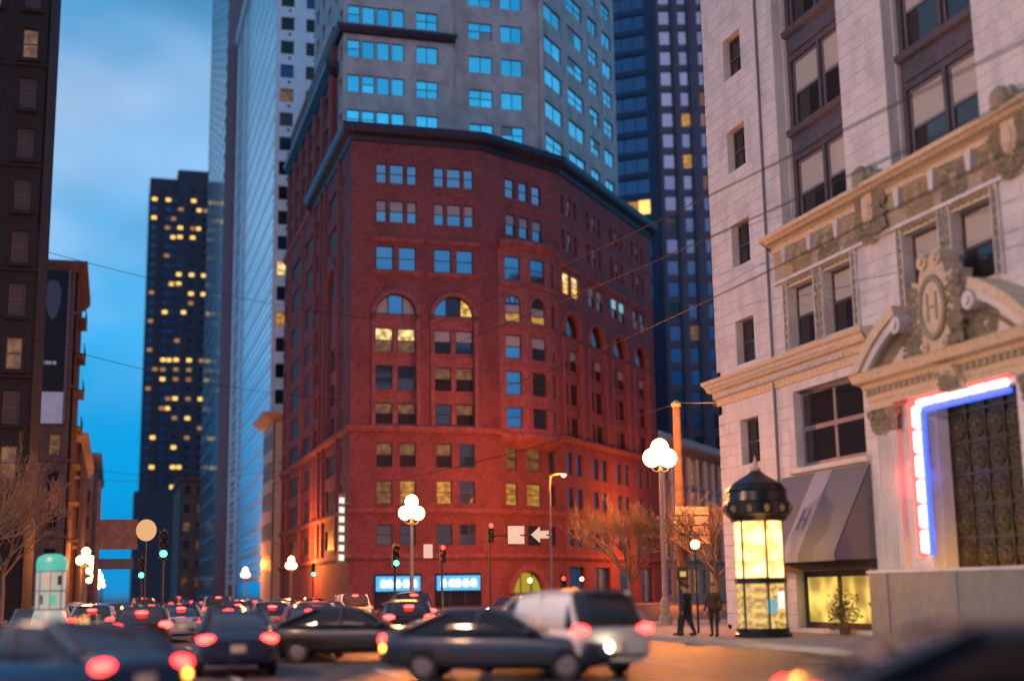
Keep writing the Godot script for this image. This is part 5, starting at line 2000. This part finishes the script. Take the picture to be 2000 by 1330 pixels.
	wire(Vector3(16.7, 11.0, -20.0), Vector3(29.1, 25.3, -129.15), 0.35, "lower overhead wire crossing from the pale building to the red front")
	wire(Vector3(-6.0, 26.0, -97.4), Vector3(24.0, 28.6, -129.0), 0.6, "overhead wire from the dark corner building to the red corner")
	wire(Vector3(27.2, 11.1, -62.7), Vector3(23.1, 8.3, -38.3), 0.25, "overhead wire from the steel pole to the carved pediment")
	wire(Vector3(27.2, 11.0, -62.7), Vector3(20.5, 16.0, -186.0), 1.5, "overhead wire from the steel pole to the cream cornice")
	wire(Vector3(-4.4, 15.5, -150.0), Vector3(21.6, 16.0, -150.0), 1.2, "overhead wire across the side street at the red side wall")
	wire(Vector3(-4.4, 13.5, -142.5), Vector3(21.6, 19.5, -180.0), 1.0, "overhead wire slanting across the side street")
	wire(Vector3(16.8, 10.2, -20.0), Vector3(38.0, 22.5, -130.6), 0.5, "overhead wire ending at the red canted side")
	wire(Vector3(-6.0, 19.5, -97.4), Vector3(21.5, 21.0, -133.0), 0.8, "lower overhead wire from the dark corner building to the red side wall")
	# ironwork and repairs in the carriageway
	for e in [Vector2(12.6, -33.0), Vector2(15.4, -41.5), Vector2(6.2, -36.0), Vector2(16.2, -29.5)]:
		var q := MB.new()
		q.lathe([Vector2(0.36, 0.0), Vector2(0.36, 0.012), Vector2(0.3, 0.012), Vector2(0.3, 0.008), Vector2(0.0, 0.008)], 20)
		var mh := structure("manhole_cover", q, M.rail_steel, at(Vector3(e.x, 0, e.y)))
	for e in [[13.0, -37.0, 2.2, 4.5], [15.6, -34.5, 1.4, 3.0], [10.0, -41.0, 1.8, 6.0]]:
		var q := MB.new()
		q.quad(Vector3(e[0], 0.003, e[1]), Vector3(e[0] + e[2], 0.003, e[1] + 0.1), Vector3(e[0] + e[2] + 0.1, 0.003, e[1] - e[3]), Vector3(e[0] - 0.05, 0.003, e[1] - e[3]))
		structure("road_patch", q, M.asphalt_new)

# ---------------------------------------------------------------- vehicles
func hoop(z: float, hw: float, y0: float, y1: float, narrow := 1.0, pw := 0.42) -> PackedVector3Array:
	var line := PackedVector3Array()
	for j in 24:
		var a := TAU * j / 24
		var c := cos(a)
		var s := sin(a)
		var x := hw * signf(c) * pow(absf(c), pw)
		var y := (y0 + y1) / 2 + (y1 - y0) / 2 * signf(s) * pow(absf(s), pw)
		x *= lerpf(1.0, narrow, clampf((y - y0) / maxf(0.05, y1 - y0), 0, 1))
		line.append(Vector3(x, y, z))
	return line

func cap(m: MB, line: PackedVector3Array, forward: bool) -> void:
	for j in range(1, line.size() - 1):
		if forward:
			m.tri(line[0], line[j + 1], line[j])
		else:
			m.tri(line[0], line[j], line[j + 1])

func loft(rings: Array) -> MB:
	var m := MB.new()
	m.grid(rings, true)
	cap(m, rings[0], true)
	cap(m, rings[rings.size() - 1], false)
	return m

func car_kit(kind: String) -> Dictionary:
	if cache.has("kit " + kind):
		return cache["kit " + kind]
	var k := {}
	var body := [[-2.36, 0.6, 0.4, 0.62], [-2.27, 0.78, 0.29, 0.72], [-1.9, 0.87, 0.22, 0.81], [-1.2, 0.9, 0.2, 0.88], [-0.6, 0.9, 0.2, 0.93], [0.8, 0.9, 0.2, 0.95], [1.6, 0.89, 0.22, 0.99], [2.1, 0.86, 0.26, 0.98], [2.3, 0.78, 0.34, 0.92], [2.37, 0.62, 0.42, 0.8]]
	var cab := [[-1.0, 0.84, 0.86, 0.93], [-0.3, 0.84, 0.86, 1.34], [0.15, 0.84, 0.86, 1.43], [0.95, 0.84, 0.86, 1.42], [1.45, 0.83, 0.88, 1.26], [2.0, 0.8, 0.9, 1.0]]
	var roofs := [1, 3]
	k.tail = Vector3(0.66, 0.82, 2.3)
	k.head = Vector3(0.62, 0.64, -2.33)
	if kind == "van":
		body = [[-2.4, 0.62, 0.42, 0.68], [-2.3, 0.8, 0.3, 0.85], [-1.9, 0.9, 0.24, 0.95], [-1.2, 0.93, 0.22, 1.02], [1.9, 0.93, 0.22, 1.04], [2.3, 0.92, 0.28, 1.04], [2.42, 0.88, 0.34, 1.02], [2.46, 0.8, 0.4, 0.95]]
		cab = [[-1.65, 0.88, 0.9, 1.0], [-0.75, 0.88, 0.9, 1.58], [-0.2, 0.88, 0.9, 1.7], [0.6, 0.89, 0.9, 1.76], [1.9, 0.89, 0.9, 1.75], [2.2, 0.88, 0.9, 1.68], [2.42, 0.86, 0.92, 1.2]]
		roofs = [2, 4]
		k.tail = Vector3(0.78, 0.98, 2.43)
		k.head = Vector3(0.68, 0.7, -2.32)
	elif kind == "hatch":
		body = [[-2.0, 0.6, 0.4, 0.64], [-1.92, 0.76, 0.29, 0.74], [-1.5, 0.86, 0.22, 0.85], [-0.9, 0.88, 0.2, 0.92], [1.3, 0.88, 0.2, 0.98], [1.85, 0.84, 0.28, 0.98], [2.0, 0.74, 0.36, 0.9]]
		cab = [[-1.0, 0.82, 0.86, 0.93], [-0.25, 0.82, 0.86, 1.4], [0.2, 0.82, 0.86, 1.5], [1.25, 0.82, 0.86, 1.46], [1.7, 0.8, 0.88, 1.25], [1.93, 0.78, 0.9, 1.0]]
		roofs = [1, 3]
		k.tail = Vector3(0.7, 0.95, 1.93)
		k.head = Vector3(0.62, 0.68, -1.93)
	var R := []
	for b in body:
		R.append(hoop(b[0], b[1], b[2], b[3]))
	k.body = loft(R).mesh()
	var C := []
	for c in cab:
		C.append(hoop(c[0], c[1], c[2], c[3], 0.76, 0.36))
	var a: int = roofs[0]
	var e: int = roofs[1]
	k.windshield = loft(C.slice(0, a + 1)).mesh()
	k.side = loft(C.slice(a, e + 1)).mesh()
	k.rear = loft(C.slice(e)).mesh()
	var top := MB.new()
	var rows := []
	for i in range(a, e + 1):
		var line := PackedVector3Array()
		for j in range(2, 11):
			line.append(C[i][j] + Vector3(0, 0.015, 0))
		rows.append(line)
	top.grid(rows, false)
	k.roof = top.mesh()
	var pil := []
	for s in [-1, 1]:
		var p := MB.new()
		var x0: float = cab[0][1] * 0.98
		var yt: float = cab[a][3]
		p.tube([Vector3(s * x0, 0.95, cab[0][0] + 0.05), Vector3(s * x0 * 0.8, yt - 0.05, cab[a][0])], [0.035], 6)
		pil.append(p.mesh())
		p = MB.new()
		var ye: float = cab[e][3]
		p.tube([Vector3(s * x0 * 0.8, ye - 0.05, cab[e][0]), Vector3(s * x0 * 0.97, 0.98, cab[cab.size() - 1][0] - 0.05)], [0.06], 6)
		pil.append(p.mesh())
		p = MB.new()
		var zm: float = (cab[a][0] + cab[e][0]) / 2
		p.tube([Vector3(s * x0 * 0.99, 0.93, zm), Vector3(s * x0 * 0.8, ye - 0.04, zm - 0.05)], [0.04], 6)
		pil.append(p.mesh())
	k.pillars = pil
	var w := MB.new()
	w.lathe([Vector2(0.2, -0.1), Vector2(0.3, -0.11), Vector2(0.325, -0.07), Vector2(0.325, 0.07), Vector2(0.3, 0.11), Vector2(0.2, 0.1)], 20)
	k.tyre = w.mesh()
	w = MB.new()
	w.lathe([Vector2(0.0, -0.1), Vector2(0.21, -0.09), Vector2(0.21, 0.09), Vector2(0.08, 0.085), Vector2(0.0, 0.1)], 16)
	k.rim = w.mesh()
	w = MB.new()
	w.ball(Vector3.ZERO, Vector3(0.2, 0.095, 0.075), 12, 8)
	k.lens = w.mesh()
	w = MB.new()
	w.ball(Vector3.ZERO, Vector3(0.11, 0.07, 0.09), 8, 6)
	k.mirror = w.mesh()
	w = MB.new()
	w.box(Vector3.ZERO, Vector3(0.32, 0.16, 0.02))
	k.plate = w.mesh()
	w = MB.new()
	w.box(Vector3.ZERO, Vector3(1.5, 0.14, 0.1))
	k.bumper = w.mesh()
	cache["kit " + kind] = k
	return k

func paint(called: String, c: Color) -> StandardMaterial3D:
	if M.has(called):
		return M[called]
	var m := mat(called, c, 0.35, 0.2)
	m.clearcoat_enabled = true
	m.clearcoat = 0.8
	m.clearcoat_roughness = 0.08
	return m

func car(kind: String, label: String, p: Vector3, heading: float, pm: Material, heads := 0, group := "cars in the street", brake := false) -> Node3D:
	var k := car_kit(kind)
	var t := thing("van" if kind == "van" else "car", label, "van" if kind == "van" else "car", p, -deg_to_rad(heading), group)
	put(t, "body", k.body, pm)
	put(t, "windshield", k.windshield, M.glass_dark)
	put(t, "side_windows", k.side, pm if kind == "van" else M.glass_dark).name = "side_panel" if kind == "van" else "side_window"
	put(t, "rear_window", k.rear, M.glass_dark)
	put(t, "roof", k.roof, pm)
	for q in k.pillars:
		put(t, "pillar", q, pm)
	var zl: float = absf(k.head.z) - 0.85
	for s in [-1, 1]:
		for z in [-zl, zl * 0.96]:
			var w := put(t, "wheel", k.tyre, M.black_metal, Transform3D(Basis(Vector3(0, 0, 1), PI / 2), Vector3(s * 0.79, 0.325, z)))
			put(w, "rim", k.rim, M.frame_grey)
		put(t, "tail_light", k.lens, M.tail_red, at(Vector3(s * k.tail.x, k.tail.y, k.tail.z)))
		put(t, "headlight", k.lens, M.head_white if heads > 0 else M.frame_grey, at(Vector3(s * k.head.x, k.head.y, k.head.z)))
		put(t, "mirror", k.mirror, pm, at(Vector3(s * 0.95, 0.98, -0.75)))
	put(t, "licence_plate", k.plate, M.cream_stone, at(Vector3(0, 0.62, k.tail.z + 0.08)))
	put(t, "bumper", k.bumper, pm, at(Vector3(0, 0.42, k.tail.z - 0.02)))
	if int(absf(p.z)) % 3 == 0:
		put(t, "turn_light", k.lens, M.turn_amber, Transform3D(Basis.from_scale(Vector3(0.5, 0.8, 0.8)), Vector3(k.tail.x + 0.1, k.tail.y - 0.16, k.tail.z - 0.03)))
	if brake:
		put(t, "brake_light", k.lens, M.tail_red, Transform3D(Basis.from_scale(Vector3(0.9, 0.5, 0.6)), Vector3(0, 1.3 if kind != "van" else 1.66, k.tail.z - (0.8 if kind == "sedan" else 0.2))))
	if heads == 2:
		for s in [-1, 1]:
			var l := SpotLight3D.new()
			l.name = "headlight_beam"
			l.position = k.head + Vector3(-k.head.x + s * k.head.x, 0, -0.12)
			l.rotation.x = -0.06
			l.light_color = Color(1.0, 0.86, 0.62)
			l.light_energy = 25.0
			l.spot_range = 60.0
			l.spot_attenuation = 2.0
			l.spot_angle = 32.0
			l.light_size = 0.1
			l.shadow_enabled = true
			t.add_child(l, true)
	return t

func vehicles() -> void:
	var navy := paint("paint_navy", Color(0.012, 0.022, 0.06))
	var black := paint("paint_black", Color(0.012, 0.012, 0.014))
	var white := paint("paint_white", Color(0.62, 0.60, 0.57))
	var silver := paint("paint_silver", Color(0.32, 0.33, 0.35))
	var grey := paint("paint_grey", Color(0.09, 0.095, 0.11))
	var tan_ := paint("paint_tan", Color(0.32, 0.27, 0.20))
	var red := paint("paint_red", Color(0.22, 0.02, 0.02))
	car("van", "white panel van with dark rear glass turning before the terracotta building", Vector3(9.15, 0, -28.2), -13, white)
	car("sedan", "navy sedan with glowing tail lamps beside the lit white pillar", Vector3(-0.9, 0, -21.8), -36, navy)
	car("sedan", "navy sedan with two round red tail lamps waiting behind the traffic", Vector3(2.75, 0, -32.6), 2, navy)
	car("hatch", "white hatchback with three red brake lamps alight", Vector3(7.1, 0, -50.4), 4, white, 0, "", true)
	car("sedan", "black sedan with headlamps lit crossing the junction", Vector3(6.3, 0, -36.6), 104, black, 2)
	car("sedan", "blue grey sedan with headlamps lit in front of the white van", Vector3(7.7, 0, -27.2), 116, paint("paint_blue", Color(0.018, 0.026, 0.05)), 2)
	car("sedan", "black sedan rounding the kerb below the grey screen wall", Vector3(8.0, 0, -10.2), 106, black)
	# the queue up the side street
	var tones := [[navy, "navy"], [black, "black"], [silver, "silver"], [grey, "grey"], [tan_, "tan"], [red, "dark red"], [white, "white"], [paint("paint_green", Color(0.02, 0.06, 0.04)), "dark green"], [paint("paint_bronze", Color(0.14, 0.08, 0.04)), "bronze"]]
	var queue := [[0.9, -44, 1, "hatch"], [3.7, -47, 3, "sedan"], [2.6, -57, 2, "sedan"], [5.9, -70, 0, "hatch"], [2.1, -78, 5, "sedan"], [9.6, -64, 4, "sedan"], [6.3, -88, 2, "van"], [2.2, -96, 1, "sedan"], [10.0, -84, 3, "hatch"], [6.4, -103, 7, "sedan"], [10.3, -104, 6, "sedan"], [5.6, -40.5, 5, "sedan"], [6.3, -57, 4, "hatch"], [-0.6, -55.5, 2, "hatch"], [9.9, -47.5, 0, "hatch"], [12.9, -61, 1, "van"], [13.2, -79, 6, "van"], [-0.2, -67, 8, "hatch"], [13.6, -97, 5, "hatch"], [2.4, -114, 3, "van"], [6.6, -121, 2, "sedan"], [10.6, -124, 1, "sedan"], [14.0, -118, 8, "sedan"], [3.0, -134, 0, "sedan"], [7.0, -139, 6, "hatch"], [11.0, -144, 3, "sedan"], [3.2, -154, 7, "sedan"], [7.2, -160, 1, "van"], [11.4, -166, 5, "sedan"], [4.0, -176, 3, "hatch"], [8.0, -184, 2, "sedan"]]
	for q in queue:
		var c: Array = tones[q[2]]
		var where := "queueing in the junction" if q[1] > -62 else ("crossing the wide avenue" if q[1] > -122 else "queueing far up the side street")
		var what: String = {"sedan": "sedan", "hatch": "hatchback", "van": "van"}[q[3]]
		car(q[3], "%s %s with red tail lamps %s" % [c[1], what, where], Vector3(q[0], 0, q[1]), rng.randf_range(-3, 5), c[0], 0, "cars in the street", true)
	var oncoming := [[-2.5, -50, 3, "sedan"], [-2.4, -58, 4, "hatch"], [-2.5, -67, 1, "sedan"], [-2.2, -76, 6, "sedan"], [-2.2, -88, 2, "hatch"]]
	for q in oncoming:
		var c: Array = tones[q[2]]
		car(q[3], "%s %s with headlamps lit coming down the dark side of the street" % [c[1], "sedan" if q[3] == "sedan" else "hatchback"], Vector3(q[0], 0, q[1]), 180 + rng.randf_range(-3, 3), c[0], 1)
	car("sedan", "grey sedan with headlamps lit facing down the avenue", Vector3(24.5, 0, -84), 215, grey, 2)
	car("hatch", "tan hatchback with headlamps lit coming along the avenue", Vector3(33.0, 0, -98), 222, tan_, 2)

# ---------------------------------------------------------------- people
func person(label: String, p: Vector3, turn: float, J: Array, coat: Color, legs: Color, hair: Color) -> void:
	var cell := 0.022
	var lo := Vector3(-0.55, -0.02, -0.5)
	var N := Vector3i(50, 84, 46)
	var field := PackedFloat32Array()
	field.resize(N.x * N.y * N.z)
	field.fill(1.0)
	for b in J:
		var A: Vector3 = b[0]
		var B: Vector3 = b[1]
		var pad := maxf(b[2], b[3]) + 0.09
		var i0 := Vector3i(((A.min(B) - Vector3.ONE * pad - lo) / cell).floor()).clamp(Vector3i.ZERO, N - Vector3i.ONE)
		var i1 := Vector3i(((A.max(B) + Vector3.ONE * pad - lo) / cell).ceil()).clamp(Vector3i.ZERO, N - Vector3i.ONE)
		var d := B - A
		var dd := maxf(d.length_squared(), 1e-6)
		for z in range(i0.z, i1.z + 1):
			for y in range(i0.y, i1.y + 1):
				var row := (z * N.y + y) * N.x
				for x in range(i0.x, i1.x + 1):
					var q := lo + Vector3(x, y, z) * cell
					var f := clampf((q - A).dot(d) / dd, 0, 1)
					var s: float = (q - A - d * f).length() - lerpf(b[2], b[3], f)
					var o := field[row + x]
					var h := clampf(0.5 + 0.5 * (o - s) / 0.035, 0, 1)
					field[row + x] = lerpf(o, s, h) - 0.035 * h * (1.0 - h)
	var vert := {}
	var pos := PackedVector3Array()
	for z in N.z - 1:
		for y in N.y - 1:
			for x in N.x - 1:
				var base := (z * N.y + y) * N.x + x
				var f0 := field[base]
				if f0 > 0.06 or f0 < -0.06:
					continue
				var inside := 0
				var sum := Vector3.ZERO
				var cnt := 0
				var c := []
				for k in 8:
					var fv := field[base + (k & 1) + ((k >> 1) & 1) * N.x + ((k >> 2) & 1) * N.x * N.y]
					c.append(fv)
					if fv < 0: inside += 1
				if inside == 0 or inside == 8:
					continue
				for e in [[0, 1], [2, 3], [4, 5], [6, 7], [0, 2], [1, 3], [4, 6], [5, 7], [0, 4], [1, 5], [2, 6], [3, 7]]:
					var fa: float = c[e[0]]
					var fb: float = c[e[1]]
					if (fa < 0) != (fb < 0):
						var tt := fa / (fa - fb)
						var pa := Vector3(e[0] & 1, (e[0] >> 1) & 1, (e[0] >> 2) & 1)
						var pb := Vector3(e[1] & 1, (e[1] >> 1) & 1, (e[1] >> 2) & 1)
						sum += pa.lerp(pb, tt)
						cnt += 1
				vert[base] = pos.size()
				pos.append(lo + (Vector3(x, y, z) + sum / cnt) * cell)
	var st := SurfaceTool.new()
	st.begin(Mesh.PRIMITIVE_TRIANGLES)
	st.set_smooth_group(0)
	for q in pos:
		var c := coat
		if q.y > 1.46 or (q.y < 0.84 and absf(q.x) > 0.2 and q.y > 0.68):
			c = Color(0.36, 0.22, 0.16)
		elif q.y < 0.09:
			c = Color(0.02, 0.018, 0.016)
		elif q.y < 0.86:
			c = legs
		st.set_color(c)
		st.add_vertex(q)
	var step := [1, N.x, N.x * N.y]
	for base in vert:
		for a in 3:
			var s0: int = step[a]
			var s1: int = step[(a + 1) % 3]
			var s2: int = step[(a + 2) % 3]
			if base + s0 >= field.size():
				continue
			var fa := field[base]
			var fb := field[base + s0]
			if (fa < 0) == (fb < 0):
				continue
			var q := [base, base - s1, base - s1 - s2, base - s2]
			var ok := true
			for e in q:
				if not vert.has(e): ok = false
			if not ok:
				continue
			var o := [0, 1, 2, 0, 2, 3] if fa < 0 else [0, 2, 1, 0, 3, 2]
			for e in o:
				st.add_index(vert[q[e]])
	st.generate_normals()
	var skin: Material = M["cloth"]
	var t := thing("person", label, "person", p, turn, "people on the pavement")
	put(t, "body", st.commit(), skin)
	var head: Vector3 = J[0][1]
	var m := MB.new()
	m.ball(head + Vector3(0, 0.035, 0.02), Vector3(0.098, 0.1, 0.108), 14, 10)
	put(t, "hair", m, mat("hair_%d" % used["person"], hair, 0.7))
	m = MB.new()
	m.lump(Transform3D(Basis(Vector3.UP, PI) * Basis.from_scale(Vector3(0.018, 0.03, 0.03)), head + Vector3(0, -0.02, -0.085)))
	put(t, "nose", m, mat("skin_%d" % used["person"], Color(0.36, 0.22, 0.16), 0.6))

func walker(st: float, arm: float) -> Array:
	var hipL := Vector3(-0.1, 0.92, 0)
	var hipR := Vector3(0.1, 0.92, 0)
	return [[Vector3(0, 1.56, 0), Vector3(0, 1.645, -0.015), 0.075, 0.095], [Vector3(0, 1.44, 0.01), Vector3(0, 1.56, 0), 0.055, 0.052],
		[Vector3(0, 1.0, 0), Vector3(0, 1.3, 0.01), 0.145, 0.165], [Vector3(-0.17, 1.38, 0.01), Vector3(0.17, 1.38, 0.01), 0.075, 0.075],
		[Vector3(-0.08, 0.95, 0), Vector3(0.08, 0.95, 0), 0.14, 0.14],
		[hipL, Vector3(-0.1, 0.5, -st * 0.6), 0.095, 0.065], [Vector3(-0.1, 0.5, -st * 0.6), Vector3(-0.1, 0.08, -st * 0.8), 0.065, 0.045], [Vector3(-0.1, 0.045, -st * 0.8 + 0.03), Vector3(-0.11, 0.035, -st * 0.8 - 0.17), 0.045, 0.035],
		[hipR, Vector3(0.1, 0.5, st * 0.35), 0.095, 0.065], [Vector3(0.1, 0.5, st * 0.35), Vector3(0.1, 0.1, st * 1.1), 0.065, 0.045], [Vector3(0.1, 0.06, st * 1.1 + 0.02), Vector3(0.11, 0.035, st * 1.1 - 0.17), 0.045, 0.035],
		[Vector3(-0.19, 1.36, 0.01), Vector3(-0.26, 1.1, arm * 0.4), 0.06, 0.05], [Vector3(-0.26, 1.1, arm * 0.4), Vector3(-0.27, 0.86, arm * 0.4 - 0.1), 0.047, 0.036], [Vector3(-0.27, 0.84, arm * 0.4 - 0.11), Vector3(-0.27, 0.74, arm * 0.4 - 0.13), 0.038, 0.022],
		[Vector3(0.19, 1.36, 0.01), Vector3(0.26, 1.1, -arm * 0.4), 0.06, 0.05], [Vector3(0.26, 1.1, -arm * 0.4), Vector3(0.27, 0.86, -arm * 0.4 - 0.1), 0.047, 0.036], [Vector3(0.27, 0.84, -arm * 0.4 - 0.11), Vector3(0.27, 0.74, -arm * 0.4 - 0.13), 0.038, 0.022]]

func people() -> void:
	var c := mat("cloth", Color.WHITE, 0.9)
	c.albedo_color = Color.WHITE
	c.vertex_color_use_as_albedo = true
	person("person in a long black coat walking beside the crossing signal", Vector3(19.1, 0.15, -43.6), 0.5, walker(0.22, 0.3), Color(0.016, 0.015, 0.016), Color(0.02, 0.02, 0.026), Color(0.02, 0.014, 0.01))
	person("person in a dark brown jacket standing between kiosk and steel pole", Vector3(19.55, 0.15, -42.4), 2.4, walker(0.05, 0.1), Color(0.05, 0.03, 0.022), Color(0.025, 0.022, 0.02), Color(0.05, 0.03, 0.015))
	person("person in a navy jacket walking past the black kiosk", Vector3(19.35, 0.15, -44.4), 0.9, walker(0.28, 0.35), Color(0.018, 0.022, 0.045), Color(0.02, 0.02, 0.022), Color(0.015, 0.012, 0.01))

# ---------------------------------------------------------------- sky
func sky_picture() -> ImageTexture:
	var W := 1024
	var H := 512
	var im := Image.create(W, H, false, Image.FORMAT_RGBF)
	var f := FastNoiseLite.new()
	f.seed = 21
	f.frequency = 1.15
	f.fractal_octaves = 5
	f.fractal_gain = 0.5
	var stops := [[-90.0, Vector3(0.05, 0.06, 0.07)], [-2.0, Vector3(0.06, 0.10, 0.13)], [0.0, Vector3(0.001, 0.22, 0.52)], [7.0, Vector3(0.004, 0.30, 0.66)], [13.0, Vector3(0.05, 0.38, 0.74)], [18.0, Vector3(0.22, 0.45, 0.74)], [25.0, Vector3(0.06, 0.24, 0.46)], [45.0, Vector3(0.05, 0.21, 0.44)], [90.0, Vector3(0.05, 0.21, 0.43)]]
	for y in H:
		var el := 90.0 - (y + 0.5) * 180.0 / H
		var base := Vector3.ZERO
		for k in stops.size() - 1:
			if el >= stops[k][0] and el <= stops[k + 1][0]:
				var e: float = (el - stops[k][0]) / (stops[k + 1][0] - stops[k][0])
				base = (stops[k][1] as Vector3).lerp(stops[k + 1][1], e * e * (3.0 - 2.0 * e))
		var amount := clampf((el - 3.0) / 12.0, 0.0, 1.0)
		for x in W:
			var c := base
			if amount > 0.0:
				var a := TAU * x / W
				var r := deg_to_rad(el)
				var d := Vector3(sin(a) * cos(r), sin(r) * 2.4, cos(a) * cos(r))
				var n := f.get_noise_3dv(d * 1.6)
				var g := smoothstep(0.0, 0.5, n) * amount
				c = c.lerp(Vector3(0.40, 0.54, 0.78), g * 0.7)
				c *= 1.0 + 0.35 * f.get_noise_3dv(d * 3.1 + Vector3(9, 2, 5)) * amount
			im.set_pixel(x, y, Color(c.x, c.y, c.z))
	return ImageTexture.create_from_image(im)

func _ready() -> void:
	rng.seed = 7
	# camera
	var cam := Camera3D.new()
	cam.name = "camera"
	cam.transform = Transform3D(Basis(Vector3.UP, deg_to_rad(YAW)) * Basis(Vector3.RIGHT, deg_to_rad(PITCH)) * Basis(Vector3.BACK, deg_to_rad(ROLL)), EYE)
	cam.fov = 28.515
	cam.near = 0.1
	cam.far = 4000.0
	var lens := CameraAttributesPhysical.new()
	lens.frustum_focal_length = 47.23
	lens.frustum_focus_distance = 68.0
	lens.frustum_near = 0.1
	lens.frustum_far = 4000.0
	lens.exposure_aperture = 0.2
	cam.attributes = lens
	add_child(cam)
	cam.current = true
	# dusk sky and the last of the sunset behind the viewer
	var env := Environment.new()
	env.background_mode = Environment.BG_SKY
	var sm := PanoramaSkyMaterial.new()
	sm.panorama = sky_picture()
	env.sky = Sky.new()
	env.sky.sky_material = sm
	env.background_energy_multiplier = 1.35
	env.tonemap_mode = Environment.TONE_MAPPER_LINEAR
	env.tonemap_exposure = 0.92
	env.sdfgi_enabled = true
	env.ssao_enabled = true
	env.ssil_enabled = true
	var we := WorldEnvironment.new()
	we.name = "environment"
	we.environment = env
	add_child(we)
	var sun := DirectionalLight3D.new()
	sun.name = "sun"
	sun.light_color = Color(1.0, 0.72, 0.68)
	sun.light_energy = 0.08
	sun.light_angular_distance = 14.0
	sun.shadow_enabled = true
	sun.transform = Transform3D().looking_at(Vector3(0.2, -0.36, -0.92), Vector3.UP)
	add_child(sun)

	materials()
	streets()
	red_building()
	beige_tower()
	glass_tower()
	white_tower()
	pier_tower()
	far_tower()
	pale_building()
	other_buildings()
	furniture()
	vehicles()
	people()
